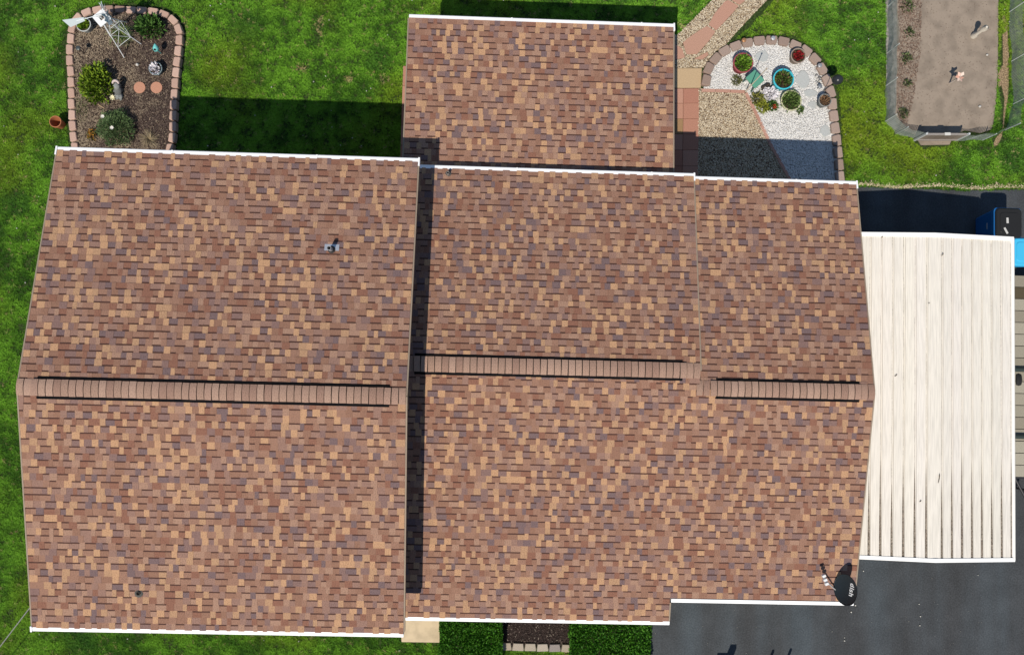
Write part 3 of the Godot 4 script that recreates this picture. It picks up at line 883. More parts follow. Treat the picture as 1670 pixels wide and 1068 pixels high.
# ---------------------------------------------------------------- bed beyond the west wing
func build_left_bed() -> void:
	var line := [Vector2(-10.800, -4.926), Vector2(-10.853, -5.215), Vector2(-10.914, -5.542), Vector2(-10.956, -5.929), Vector2(-10.995, -6.317), Vector2(-11.018, -6.705), Vector2(-11.053, -7.094), Vector2(-11.097, -7.444), Vector2(-11.112, -7.757), Vector2(-11.102, -8.071), Vector2(-11.083, -8.307), Vector2(-10.982, -8.566), Vector2(-10.769, -8.731), Vector2(-10.507, -8.815), Vector2(-10.203, -8.850), Vector2(-9.860, -8.855), Vector2(-9.554, -8.851), Vector2(-9.248, -8.838), Vector2(-8.941, -8.826), Vector2(-8.677, -8.749), Vector2(-8.479, -8.599), Vector2(-8.366, -8.386), Vector2(-8.338, -8.092), Vector2(-8.351, -7.777), Vector2(-8.375, -7.462), Vector2(-8.379, -7.109), Vector2(-8.391, -6.796), Vector2(-8.404, -6.483), Vector2(-8.394, -6.171), Vector2(-8.392, -5.859), Vector2(-8.405, -5.547), Vector2(-8.446, -5.274), Vector2(-8.487, -5.001)]
	var ring := pv(line)
	var soil := pv([Vector2(-10.818, -4.859), Vector2(-10.936, -5.554), Vector2(-11.017, -6.329), Vector2(-11.119, -7.459), Vector2(-11.124, -8.087), Vector2(-11.105, -8.323), Vector2(-11.004, -8.583), Vector2(-10.791, -8.748), Vector2(-10.528, -8.833), Vector2(-9.880, -8.873), Vector2(-9.266, -8.856), Vector2(-8.695, -8.767), Vector2(-8.496, -8.616), Vector2(-8.383, -8.403), Vector2(-8.368, -7.793), Vector2(-8.396, -7.123), Vector2(-8.421, -6.496), Vector2(-8.409, -5.871), Vector2(-8.463, -5.284), Vector2(-8.515, -4.933)])
	no_grass.append(pv([Vector2(-11.009, -4.801), Vector2(-11.151, -5.576), Vector2(-11.244, -6.669), Vector2(-11.333, -7.530), Vector2(-11.344, -8.200), Vector2(-11.238, -8.600), Vector2(-10.927, -8.888), Vector2(-10.549, -9.021), Vector2(-9.937, -9.076), Vector2(-9.321, -9.067), Vector2(-8.700, -8.991), Vector2(-8.381, -8.745), Vector2(-8.213, -8.433), Vector2(-8.200, -7.800), Vector2(-8.250, -7.087), Vector2(-8.272, -6.456), Vector2(-8.271, -5.828), Vector2(-8.306, -4.887)]))
	var m := MB.new()
	m.col = Color(0.07, 0.047, 0.036)
	m.slab(soil, 0.0, 0.10)
	struct("mulch_bed", m, M_soil)
	var e := thing("garden_edging", "pink concrete block edging round the bed with the windmill", "edging", Vector3(line[0].x, 0, line[0].y))
	block_wall(e, line, 0.285, 0.175, 0.17, Color(0.52, 0.345, 0.275), Color(0.62, 0.43, 0.35), [16, 17])
	var fn := FastNoiseLite.new(); fn.seed = 4; fn.frequency = 0.55
	var mid_x := -9.9486
	chips("mulch_chips", "brown bark mulch and dry plant litter covering the windmill bed", "mulch", [soil], [], 2300.0, 0.108, Vector2(0.010, 0.028), chip_mesh(), M_plain,
		func(p: Vector2):
			var t := clampf(0.62 + (mid_x - p.x) * 0.6 + fn.get_noise_2d(p.x * 2.0, p.y * 2.0) * 1.3, 0.0, 1.0)
			var dark := mixc(Color(0.055, 0.038, 0.033), Color(0.19, 0.135, 0.11), rng.randf())
			var dry := mixc(Color(0.26, 0.195, 0.135), Color(0.50, 0.40, 0.285), rng.randf())
			return dark.lerp(dry, t) if rng.randf() < 0.9 else dry)
	build_windmill()
	var o := thing("shrub", "yellow green rounded shrub beside the grey figurine", "shrub", Vector3(-10.321, 0.100, -6.841), "shrubs in the windmill bed")
	foliage(o, "foliage", Vector3(0, 0.10, 0), Vector3(0.40, 0.40, 0.50), 1700, 0.10, 0.05, Color(0.075, 0.15, 0.012), Color(0.23, 0.32, 0.03), 0.7)
	stems(o, Vector3.ZERO, 0.25, 0.35, 7, Color(0.08, 0.05, 0.03))
	o = thing("shrub", "fine leaved grey green dome shrub close to the white gutter", "shrub", Vector3(-9.783, 0.100, -5.722), "shrubs in the windmill bed")
	foliage(o, "foliage", Vector3(0, 0.08, 0), Vector3(0.46, 0.36, 0.46), 5200, 0.065, 0.016, Color(0.055, 0.11, 0.035), Color(0.17, 0.25, 0.11), 0.6)
	stems(o, Vector3.ZERO, 0.25, 0.3, 7, Color(0.08, 0.05, 0.03))
	var fl := MB.new()
	for p in [Vector3(-0.22, 0.4, -0.2), Vector3(0.06, 0.47, 0.1)]:
		fl.col = Color(0.62, 0.60, 0.55)
		for k in 7:
			var a := TAU * k / 7.0
			var d := Vector3(cos(a), 0.4, sin(a)).normalized()
			fl.leaf(p, d, Vector3(-sin(a), 0, cos(a)), 0.06, 0.04)
	part(o, "blossom", fl, M_leaf)
	o = thing("leafy_plant", "dark green broad leaved plant in the bed's top right corner", "plant", Vector3(-9.061, 0.100, -8.386))
	foliage(o, "foliage", Vector3(0, 0.08, 0), Vector3(0.36, 0.26, 0.30), 620, 0.11, 0.06, Color(0.035, 0.09, 0.018), Color(0.11, 0.22, 0.05), 0.8)
	stems(o, Vector3.ZERO, 0.2, 0.22, 6, Color(0.07, 0.08, 0.03))
	o = thing("lily_clump", "clump of strappy green leaves under the windmill tower", "plant", Vector3(-9.790, 0.100, -8.182))
	straps(o, Vector3.ZERO, 0.42, 0.24, 150, 0.022, Color(0.05, 0.10, 0.025), Color(0.17, 0.22, 0.08))
	stems(o, Vector3(0.05, 0, 0.05), 0.3, 0.2, 9, Color(0.28, 0.22, 0.10))
	o = thing("marigold", "small orange flowering plant by the left edging blocks", "plant", Vector3(-10.413, 0.100, -5.541))
	foliage(o, "foliage", Vector3(0, 0.03, 0), Vector3(0.12, 0.12, 0.16), 130, 0.06, 0.03, Color(0.09, 0.08, 0.02), Color(0.16, 0.15, 0.04))
	foliage(o, "blossom", Vector3(0, 0.07, 0), Vector3(0.11, 0.11, 0.15), 60, 0.05, 0.035, Color(0.36, 0.14, 0.02), Color(0.45, 0.22, 0.03))
	o = thing("dry_plant", "straw coloured withered tuft near the bottom right of the windmill bed", "plant", Vector3(-8.975, 0.100, -5.476))
	straps(o, Vector3.ZERO, 0.32, 0.12, 120, 0.012, Color(0.16, 0.12, 0.07), Color(0.36, 0.29, 0.18))
	o = thing("weed_patch", "loose patch of small green weeds by the left edging blocks", "weeds", Vector3(-10.741, 0.100, -6.186))
	foliage(o, "foliage", Vector3(0, 0.0, 0), Vector3(0.16, 0.07, 0.34), 300, 0.05, 0.014, Color(0.06, 0.09, 0.03), Color(0.17, 0.19, 0.08))
	# potted plant under the windmill's tail
	o = thing("flower_pot", "pale grey round pot of bright green leaves under the windmill tail", "flower pot", Vector3(-10.691, 0.100, -8.343), "potted plants")
	pot(o, 0.185, 0.24, Color(0.35, 0.37, 0.36), Color(0.55, 0.58, 0.57))
	foliage(o, "foliage", Vector3(0, 0.20, 0), Vector3(0.13, 0.10, 0.13), 260, 0.07, 0.04, Color(0.08, 0.17, 0.012), Color(0.24, 0.36, 0.03), 0.7)
	solar_light(Vector3(-10.737, 0.100, -7.679), "solar stake light by the bed's left edging blocks below the grey pot", Color(0.10, 0.11, 0.11), 0.34)
	# teal birdhouse
	o = thing("birdhouse", "small teal birdhouse ornament with a dark round hole", "birdhouse", Vector3(-8.796, 0.100, -7.749))
	var b := MB.new(); b.col = Color(0.10, 0.36, 0.36)
	b.tube([Vector3.ZERO, Vector3(0, 0.25, 0)], [0.012, 0.012], 8)
	part(o, "stake", b, M_paint)
	b = MB.new(); b.col = Color(0.14, 0.46, 0.45)
	var tilt := Basis(Vector3(1, 0, 0), 0.67)
	b.lathe([Vector2(0.0, 0.0), Vector2(0.055, 0.015), Vector2(0.078, 0.07), Vector2(0.06, 0.125), Vector2(0.028, 0.17), Vector2(0.0, 0.20)], Vector3(0, 0.27, 0.06), 18, Basis(Vector3(1, 0, 0), -0.9))
	part(o, "body", b, M_paint)
	b = MB.new(); b.col = Color(0.008, 0.01, 0.012)
	b.lathe([Vector2(0.028, 0.0), Vector2(0.0, 0.003)], Vector3(0, 0.377, 0.056), 14, tilt)
	part(o, "entrance_hole", b, M_plain)
	# white flowers in a bowl
	o = thing("flower_bowl", "round blue grey bowl filled with white flowers beside the right edging", "flower pot", Vector3(-8.838, 0.100, -7.279), "potted plants")
	pot(o, 0.17, 0.2, Color(0.12, 0.17, 0.19), Color(0.25, 0.33, 0.36))
	foliage(o, "blossom", Vector3(0.0, 0.18, 0), Vector3(0.13, 0.08, 0.13), 120, 0.07, 0.06, Color(0.60, 0.58, 0.64), Color(0.78, 0.75, 0.78), 0.9)
	for a in [[Vector3(-9.295, 0.100, -6.828), "left of the two round terracotta stepping discs in the dark mulch"], [Vector3(-8.865, 0.100, -6.843), "right of the two round terracotta stepping discs in the dark mulch"]]:
		o = thing("stepping_stone", a[1], "stepping stone", a[0], "round terracotta stepping discs")
		b = MB.new(); b.col = Color(0.56, 0.285, 0.19)
		b.lathe([Vector2(0.0, 0.0), Vector2(0.148, 0.0), Vector2(0.152, 0.022), Vector2(0.146, 0.032), Vector2(0.0, 0.034)], Vector3.ZERO, 32)
		part(o, "disc", b, M_stone)
	# figurine
	o = thing("figurine", "mottled grey stone figurine with a pale pink curved top beside the shrub", "statue", Vector3(-9.801, 0.100, -6.763))
	b = MB.new()
	b.col = Color(0.20, 0.21, 0.21)
	b.lump(Vector3(0.0, 0.10, 0.05), Vector3(0.085, 0.13, 0.16), 8, 0.3, 9, 14)
	b.col = Color(0.34, 0.36, 0.36)
	b.lump(Vector3(0.02, 0.20, -0.02), Vector3(0.07, 0.13, 0.10), 9, 0.3, 8, 12)
	b.lump(Vector3(-0.02, 0.06, 0.19), Vector3(0.10, 0.07, 0.09), 10, 0.3, 7, 12)
	b.lump(Vector3(0.05, 0.05, 0.2), Vector3(0.05, 0.06, 0.1), 14, 0.3, 7, 12)
	part(o, "body", b, vmat(0.9, blot, 5.0))
	b = MB.new(); b.col = Color(0.66, 0.55, 0.53)
	var arch := []; var ar := []
	for k in 9:
		var a := PI * k / 8.0
		arch.append(Vector3(0.01 - 0.075 * cos(a), 0.26 + 0.03 * sin(a), -0.06 - 0.07 * sin(a))); ar.append(0.036 - 0.012 * absf(k - 4.0) / 4.0)
	b.tube(arch, ar, 8)
	part(o, "hood", b, M_plain)
	o = thing("cream_flower", "single cream flower head at the foot of the grey figurine", "flower", Vector3(-9.914, 0.100, -6.502))
	b = MB.new(); b.col = Color(0.12, 0.14, 0.04)
	b.tube([Vector3.ZERO, Vector3(0, 0.12, 0)], [0.006, 0.005], 5)
	part(o, "stem", b, M_leaf)
	b = MB.new()
	for k in 16:
		var a := TAU * k / 8.0 + (0.3 if k > 7 else 0.0)
		b.col = mixc(Color(0.62, 0.56, 0.33), Color(0.72, 0.68, 0.5), rng.randf())
		b.leaf(Vector3(0, 0.12, 0), Vector3(cos(a), 0.3 + 0.5 * int(k > 7), sin(a)).normalized(), Vector3(-sin(a), 0, cos(a)), 0.085, 0.055)
	part(o, "petals", b, M_leaf)
	o = thing("white_stone", "small white stone on the dark mulch below the windmill", "stone", Vector3(-9.378, 0.100, -7.421))
	b = MB.new(); b.col = Color(0.66, 0.64, 0.6)
	b.lump(Vector3(0, 0.03, 0), Vector3(0.045, 0.035, 0.04), 12, 0.2, 6, 9)
	part(o, "stone", b, M_plain)
	o = thing("wooden_stick", "short pale wooden stick between the two shrubs", "stick", Vector3(-10.247, 0.100, -6.298))
	b = MB.new(); b.col = Color(0.55, 0.40, 0.25)
	b.tube([Vector3(-0.08, 0.02, -0.05), Vector3(0.0, 0.028, 0.0), Vector3(0.08, 0.02, 0.045)], [0.011, 0.012, 0.010], 6)
	part(o, "shaft", b, M_plain)
	# clay pot out on the grass
	o = thing("clay_pot", "empty terracotta pot standing on the lawn left of the bed", "flower pot", Vector3(-11.291, 0.000, -5.814))
	pot(o, 0.15, 0.31, Color(0.46, 0.165, 0.075), Color(0.52, 0.20, 0.095), false)

func build_windmill() -> void:
	var base := Vector3(-9.707, 0.100, -8.088)
	var o := thing("windmill", "white metal ornamental garden windmill on a lattice tower", "windmill", base)
	var white := Color(0.66, 0.69, 0.71)
	var feet := [Vector3(-9.731, 0.100, -7.602), Vector3(-9.309, 0.100, -7.973), Vector3(-9.696, 0.100, -8.525), Vector3(-10.118, 0.100, -8.153)]
	var tops := []
	var hgt := 1.24
	for f in feet:
		tops.append((f - base) * 0.14 + Vector3(0, hgt, 0))
	for i in 4:
		var m := MB.new(); m.col = white
		m.tube([feet[i] - base, tops[i]], [0.013, 0.011], 6)
		part(o, "leg", m, M_paint)
	for i in 4:
		var a0: Vector3 = feet[i] - base; var b0: Vector3 = feet[(i + 1) % 4] - base
		var a1: Vector3 = tops[i]; var b1: Vector3 = tops[(i + 1) % 4]
		var m := MB.new(); m.col = white
		for t in [[0.3, 0.62], [0.62, 0.88]]:
			m.tube([a0.lerp(a1, t[0]), b0.lerp(b1, t[0])], [0.006, 0.006], 5)
			m.tube([a0.lerp(a1, t[0]), b0.lerp(b1, t[1])], [0.005, 0.005], 5)
			m.tube([b0.lerp(b1, t[0]), a0.lerp(a1, t[1])], [0.005, 0.005], 5)
		part(o, "brace", m, M_paint)
	var pl := MB.new(); pl.col = Color(0.70, 0.72, 0.73)
	var bs := Basis(Vector3.UP, -0.83)
	var R := 0.165
	for k in 4:
		var bk := bs * Basis(Vector3.UP, PI * 0.5 * k)
		pl.box(bk * Vector3(0, hgt + 0.012, R * 0.66), Vector3(R * 2.0 if k % 2 == 0 else R * 0.64, 0.02, R * 0.68), bk)
	part(o, "platform", pl, M_paint)
	var hd := MB.new(); hd.col = Color(0.5, 0.53, 0.55)
	var td := Vector3(-0.95, 0, 0.30).normalized()
	var sd := Vector3(-td.z, 0, td.x)
	var hy := hgt + 0.16
	hd.tube([Vector3(0, hgt, 0), Vector3(0, hy, 0)], [0.02, 0.02], 8)
	hd.tube([Vector3(0, hy, 0) - td * 0.15, Vector3(0, hy, 0) + td * 0.06], [0.03, 0.03], 10)
	part(o, "head", hd, M_paint)
	var tl := MB.new(); tl.col = Color(0.62, 0.68, 0.70)
	tl.tube([Vector3(0, hy, 0), Vector3(0, hy, 0) + td * 0.55], [0.010, 0.008], 6)
	part(o, "tail_arm", tl, M_paint)
	var vn := MB.new(); vn.col = Color(0.52, 0.59, 0.62)
	var v0 := Vector3(0, hy, 0) + td * 0.36; var v1 := Vector3(0, hy, 0) + td * 0.82
	var up := Vector3(0, 0.07, 0); var lean := sd * 0.05
	var th := sd * 0.004
	for s in [-1.0, 1.0]:
		vn.face([v0 + up * 0.5 + lean * 0.5 + th * s, v1 + up * 1.5 + lean + th * s, v1 - td * 0.06 - up * 1.4 - lean + th * s, v0 - up * 0.5 - lean * 0.5 + th * s], sd * s)
	part(o, "tail_vane", vn, M_paint)
	var hub := Vector3(0, hy, 0) - td * 0.17
	for k in 10:
		var a := TAU * k / 10.0
		var rd := Vector3.UP * cos(a) + sd * sin(a)
		var tg := (-Vector3.UP * sin(a) + sd * cos(a)) * 0.85 + td * 0.5
		var m := MB.new(); m.col = Color(0.50, 0.57, 0.61)
		var p0 := hub + rd * 0.07; var p1 := hub + rd * 0.27
		var q := td * 0.003
		for s in [-1.0, 1.0]:
			m.face([p0 - tg * 0.016 + q * s, p0 + tg * 0.016 + q * s, p1 + tg * 0.05 + q * s, p1 - tg * 0.05 + q * s], td * s)
		part(o, "blade", m, M_paint)
	var hb := MB.new(); hb.col = Color(0.6, 0.62, 0.63)
	hb.lump(hub, Vector3(0.045, 0.045, 0.045), 2, 0.0, 8, 12)
	var rim := []; var rr := []
	for k in 25:
		var a := TAU * k / 24.0
		rim.append(hub + (Vector3.UP * cos(a) + sd * sin(a)) * 0.2); rr.append(0.005)
	hb.tube(rim, rr, 5, false)
	part(o, "hub", hb, M_paint)

# ---------------------------------------------------------------- gravel garden east of the rear wing
func build_right_bed() -> void:
	var arc := [Vector2(5.444, -7.539), Vector2(5.496, -7.850), Vector2(5.695, -8.144), Vector2(5.906, -8.328), Vector2(6.141, -8.461), Vector2(6.424, -8.562), Vector2(6.708, -8.634), Vector2(7.016, -8.679), Vector2(7.324, -8.681), Vector2(7.648, -8.620), Vector2(7.935, -8.525), Vector2(8.193, -8.362), Vector2(8.385, -8.143), Vector2(8.558, -7.886), Vector2(8.689, -7.580), Vector2(8.772, -7.272), Vector2(8.812, -6.940), Vector2(8.853, -6.607), Vector2(8.893, -6.300), Vector2(8.933, -5.992), Vector2(8.963, -5.661), Vector2(8.999, -5.330), Vector2(9.024, -5.000), Vector2(9.055, -4.670)]
	var white := pv([Vector2(5.406, -7.479), Vector2(5.524, -7.890), Vector2(5.724, -8.185), Vector2(5.935, -8.370), Vector2(6.172, -8.503), Vector2(6.741, -8.678), Vector2(7.361, -8.724), Vector2(7.974, -8.568), Vector2(8.427, -8.184), Vector2(8.733, -7.618), Vector2(8.857, -6.974), Vector2(8.937, -6.331), Vector2(9.008, -5.689), Vector2(9.111, -4.504), Vector2(8.020, -4.471), Vector2(7.151, -6.010), Vector2(6.519, -7.335), Vector2(5.389, -7.335)])
	var tan_poly := pv([Vector2(5.252, -7.330), Vector2(6.519, -7.316), Vector2(7.152, -5.986), Vector2(8.068, -4.425), Vector2(5.235, -4.338), Vector2(5.259, -5.901)])
	var path := pv([Vector2(4.537, -8.757), Vector2(4.657, -8.741), Vector2(5.717, -9.871), Vector2(6.310, -10.503), Vector2(7.715, -10.557), Vector2(7.060, -9.800), Vector2(6.289, -8.941), Vector2(5.955, -8.526), Vector2(5.698, -8.355), Vector2(5.522, -8.128), Vector2(5.386, -7.912), Vector2(4.631, -7.865)])
	var walk := pv([Vector2(4.471, -7.877), Vector2(5.348, -7.908), Vector2(5.304, -7.332), Vector2(5.297, -5.902), Vector2(5.235, -4.338), Vector2(4.530, -4.316)])
	no_grass.append_array([pv([Vector2(4.282, -7.870), Vector2(4.651, -8.506), Vector2(5.442, -9.643), Vector2(7.576, -11.277), Vector2(8.537, -11.315), Vector2(6.641, -9.060), Vector2(6.264, -8.733), Vector2(7.073, -8.882), Vector2(7.742, -8.834), Vector2(8.367, -8.543), Vector2(8.850, -7.983), Vector2(9.046, -7.173), Vector2(9.110, -6.217), Vector2(9.226, -5.078), Vector2(9.278, -4.462), Vector2(4.342, -4.311)]), path])
	var m := MB.new(); m.col = Color(0.66, 0.65, 0.63)
	m.slab(white, 0.0, 0.03)
	struct("gravel_bed", m, M_soil)
	m = MB.new(); m.col = Color(0.40, 0.31, 0.21)
	m.slab(tan_poly, 0.0, 0.026)
	struct("pebble_bed", m, M_soil)
	m = MB.new(); m.col = Color(0.42, 0.33, 0.225)
	m.slab(path, 0.0, 0.02)
	struct("path_bed", m, M_soil)
	m = MB.new(); m.col = Color(0.2, 0.15, 0.11)
	m.slab(walk, 0.0, 0.014)
	struct("walk_bed", m, M_soil)
	# pavers
	var pv_root := Node3D.new(); pv_root.name = "paver_walk"; add_child(pv_root); pv_root.set_meta("kind", "structure")
	var slabs := [
		[[Vector2(4.576, -7.852), Vector2(5.334, -7.883), Vector2(5.318, -7.351), Vector2(4.585, -7.321)], Color(0.55, 0.40, 0.245)],
	]
	var ys := [499, 582, 668, 754, 842, 930, 1018, 1106]
	for i in 7:
		for cx in 2:
			slabs.append([cx, i])
	var pinks := [Color(0.47, 0.235, 0.165), Color(0.50, 0.265, 0.19), Color(0.44, 0.21, 0.15), Color(0.52, 0.285, 0.21)]
	var west_strip := [Vector2(-2.543, -7.668), Vector2(-2.460, -5.039)]
	var grid := [[Vector2(4.519, -7.305), Vector2(4.845, -7.321), Vector2(5.271, -7.340)], [Vector2(4.516, -6.909), Vector2(4.851, -6.925), Vector2(5.277, -6.944)], [Vector2(4.522, -6.499), Vector2(4.858, -6.510), Vector2(5.278, -6.525)], [Vector2(4.520, -6.086), Vector2(4.855, -6.097), Vector2(5.279, -6.111)], [Vector2(4.517, -5.663), Vector2(4.856, -5.674), Vector2(5.276, -5.688)], [Vector2(4.515, -5.237), Vector2(4.854, -5.248), Vector2(5.273, -5.261)], [Vector2(4.522, -4.812), Vector2(4.856, -4.822), Vector2(5.275, -4.835)], [Vector2(4.519, -4.387), Vector2(4.858, -4.397), Vector2(5.276, -4.410)]]
	for s in slabs:
		var poly: Array
		var col: Color
		if s[0] is Array:
			poly = s[0]; col = s[1]
		else:
			poly = [grid[s[1]][s[0]], grid[s[1]][s[0] + 1], grid[s[1] + 1][s[0] + 1], grid[s[1] + 1][s[0]]]
			col = pinks[rng.randi() % 4]
			if s[1] == 2 and s[0] == 0: col = Color(0.36, 0.22, 0.115)
		paver(pv_root, poly, col)
	for a in [[Vector2(4.819, -8.555), Vector2(5.015, -8.734), Vector2(5.311, -8.942), Vector2(5.459, -9.028), Vector2(5.687, -8.883), Vector2(5.535, -8.642), Vector2(5.309, -8.372), Vector2(5.192, -8.247), Vector2(4.913, -8.237)], [Vector2(5.493, -9.050), Vector2(5.644, -9.362), Vector2(5.919, -9.707), Vector2(6.019, -9.745), Vector2(6.297, -9.597), Vector2(6.104, -9.349), Vector2(5.706, -8.908)], [Vector2(6.043, -9.778), Vector2(6.511, -10.409), Vector2(6.914, -10.302), Vector2(6.509, -9.779), Vector2(6.317, -9.618)], [Vector2(4.601, -8.517), Vector2(4.806, -8.394), Vector2(4.885, -8.149), Vector2(4.608, -8.071)], [Vector2(5.124, -8.124), Vector2(5.475, -8.327), Vector2(5.510, -8.244), Vector2(5.343, -8.109)]]:
		paver(pv_root, a, pinks[3].lerp(Color(0.50, 0.30, 0.22), rng.randf()))
	for k in 5:
		var za := lerpf(west_strip[0].y, west_strip[1].y, k / 5.0); var zb := lerpf(west_strip[0].y, west_strip[1].y, (k + 1) / 5.0)
		paver(pv_root, [Vector2(west_strip[0].x, za), Vector2(west_strip[0].x + 0.24, za), Vector2(west_strip[0].x + 0.24, zb), Vector2(west_strip[0].x, zb)], pinks[k % 4])
	no_grass.append(pv([west_strip[0], west_strip[0] + Vector2(0.26, 0), west_strip[1] + Vector2(0.26, 0), west_strip[1]]))
	# thin pink concrete edging between the two gravels
	var dv := thing("divider_edging", "thin pink concrete strip edging between tan pebbles and white gravel", "edging", Vector3(6.511, 0.000, -7.343))
	for seg in [[Vector2(5.329, -7.286), Vector2(5.698, -7.289), Vector2(6.100, -7.289), Vector2(6.484, -7.283)], [Vector2(6.513, -7.260), Vector2(6.731, -6.838), Vector2(6.939, -6.417), Vector2(7.148, -5.972), Vector2(7.399, -5.529), Vector2(7.663, -5.064), Vector2(7.928, -4.599)]]:
		for i in seg.size() - 1:
			var a: Vector2 = seg[i]; var b: Vector2 = seg[i + 1]
			var d := (b - a).normalized(); var s := Vector2(-d.y, d.x) * 0.042
			var q := MB.new(); q.col = mixc(Color(0.48, 0.26, 0.20), Color(0.55, 0.32, 0.25), rng.randf())
			var c := (a + b) * 0.5
			q.slab(pv([a - c + s + d * 0.004, b - c + s - d * 0.004, b - c - s - d * 0.004, a - c - s + d * 0.004]), 0.0, 0.055, 0.008)
			var pp := part(dv, "strip", q, M_stone)
			pp.position = Vector3(c.x, 0, c.y) - dv.position
	var e := thing("garden_edging", "brown grey concrete block edging curving round the white gravel bed", "edging", Vector3(arc[0].x, 0, arc[0].y))
	block_wall(e, arc, 0.325, 0.225, 0.13, Color(0.32, 0.235, 0.195), Color(0.42, 0.32, 0.27))
	chips("white_gravel", "white marble gravel filling the rounded bed beside the rear wing", "gravel", [white], [], 2600.0, 0.034, Vector2(0.012, 0.028), pebble_mesh(), M_plain,
		func(_p): return mixc(Color(0.62, 0.61, 0.60), Color(0.88, 0.87, 0.85), sqrt(rng.randf())))
	var slab_polys := []
	for a in [[Vector2(4.819, -8.555), Vector2(5.015, -8.734), Vector2(5.311, -8.942), Vector2(5.459, -9.028), Vector2(5.687, -8.883), Vector2(5.535, -8.642), Vector2(5.309, -8.372), Vector2(5.192, -8.247), Vector2(4.913, -8.237)], [Vector2(5.493, -9.050), Vector2(5.644, -9.362), Vector2(5.919, -9.707), Vector2(6.019, -9.745), Vector2(6.297, -9.597), Vector2(6.104, -9.349), Vector2(5.706, -8.908)], [Vector2(6.043, -9.778), Vector2(6.511, -10.409), Vector2(6.914, -10.302), Vector2(6.509, -9.779), Vector2(6.317, -9.618)], [Vector2(4.601, -8.517), Vector2(4.806, -8.394), Vector2(4.885, -8.149), Vector2(4.608, -8.071)], [Vector2(5.124, -8.124), Vector2(5.475, -8.327), Vector2(5.510, -8.244), Vector2(5.343, -8.109)]]:
		slab_polys.append(pv(a))
	chips("tan_pebbles", "tan and cream river pebbles beside the paver walk and path", "pebbles", [tan_poly, path], slab_polys, 3600.0, 0.028, Vector2(0.010, 0.022), pebble_mesh(0.7), M_plain,
		func(_p): return mixc(Color(0.42, 0.31, 0.19), Color(0.84, 0.75, 0.59), rng.randf()) if rng.randf() < 0.85 else Color(0.16, 0.10, 0.07))
	# flat grey stepping stones in the gravel
	var stones := [[Vector3(6.933, 0.030, -8.255), 0.19, 0.16, "flat pale grey stepping stone beside the red pot"], [Vector3(8.021, 0.030, -7.665), 0.2, 0.24, "large flat grey stepping stone right of the turquoise tub"], [Vector3(8.238, 0.030, -7.310), 0.2, 0.11, "long flat grey stone below the large grey stepping stone"], [Vector3(8.289, 0.030, -6.998), 0.13, 0.1, "small flat grey stone left of the grey bucket of dry stems"], [Vector3(8.639, 0.030, -6.303), 0.15, 0.16, "flat grey stepping stone near the lower right of the gravel bed"]]
	for a in stones:
		var o := thing("flat_stone", a[3], "stepping stone", a[0], "flat grey stones in the white gravel")
		var q := MB.new(); q.col = Color(0.50, 0.52, 0.51)
		var poly := PackedVector2Array()
		for k in 11:
			var t := TAU * k / 11.0
			poly.append(Vector2(cos(t) * a[1], sin(t) * a[2]) * rng.randf_range(0.85, 1.1))
		q.slab(poly, 0.0, 0.035, 0.012)
		part(o, "slab", q, M_stone)
	var o := thing("red_pot", "round red pot of bright green leaves in the gravel's upper left", "flower pot", Vector3(6.331, 0.030, -7.936), "potted plants")
	pot(o, 0.265, 0.34, Color(0.26, 0.045, 0.055), Color(0.36, 0.09, 0.10))
	foliage(o, "foliage", Vector3(0, 0.29, 0), Vector3(0.20, 0.12, 0.20), 420, 0.09, 0.045, Color(0.06, 0.14, 0.015), Color(0.19, 0.34, 0.04), 0.8)
	o = thing("succulent", "small olive green plant below the red pot", "plant", Vector3(6.253, 0.030, -7.571))
	foliage(o, "foliage", Vector3(0, 0.02, 0), Vector3(0.13, 0.10, 0.13), 170, 0.07, 0.035, Color(0.07, 0.08, 0.03), Color(0.20, 0.20, 0.09), 0.5)
	# green stool
	o = thing("garden_stool", "small square green plastic stool between the red pot and turquoise tub", "stool", Vector3(6.646, 0.030, -7.518), "", -0.82)
	var m2 := MB.new(); m2.col = Color(0.09, 0.27, 0.19)
	m2.slab(pv([Vector2(-0.19, -0.15), Vector2(-0.17, -0.17), Vector2(0.17, -0.17), Vector2(0.19, -0.15), Vector2(0.19, 0.15), Vector2(0.17, 0.17), Vector2(-0.17, 0.17), Vector2(-0.19, 0.15)]), 0.31, 0.345, 0.012)
	part(o, "seat", m2, M_paint)
	for sx in [-1.0, 1.0]:
		for sz in [-1.0, 1.0]:
			var l := MB.new(); l.col = Color(0.05, 0.13, 0.10)
			l.tube([Vector3(sx * 0.17, 0, sz * 0.15), Vector3(sx * 0.145, 0.315, sz * 0.125)], [0.016, 0.018], 6)
			part(o, "leg", l, M_paint)
	o = thing("garden_pole", "tall slim cream pole standing by the corner of the pink strip", "pole", Vector3(6.518, 0.030, -7.316))
	m2 = MB.new(); m2.col = Color(0.60, 0.53, 0.42)
	m2.tube([Vector3.ZERO, Vector3(0, 1.55, 0)], [0.014, 0.011], 8)
	part(o, "shaft", m2, M_paint)
	m2 = MB.new(); m2.col = Color(0.35, 0.3, 0.24)
	m2.lump(Vector3(0, 1.56, 0), Vector3(0.022, 0.03, 0.022), 3, 0.0, 6, 8)
	part(o, "finial", m2, M_paint)
	o = thing("turquoise_tub", "round turquoise tub planted with green and reddish leaves", "flower pot", Vector3(7.383, 0.030, -7.527), "potted plants")
	pot(o, 0.275, 0.38, Color(0.03, 0.28, 0.36), Color(0.05, 0.42, 0.52), true, M_paint)
	foliage(o, "foliage", Vector3(0, 0.30, 0), Vector3(0.19, 0.12, 0.19), 190, 0.13, 0.045, Color(0.04, 0.08, 0.015), Color(0.13, 0.20, 0.05), 0.6)
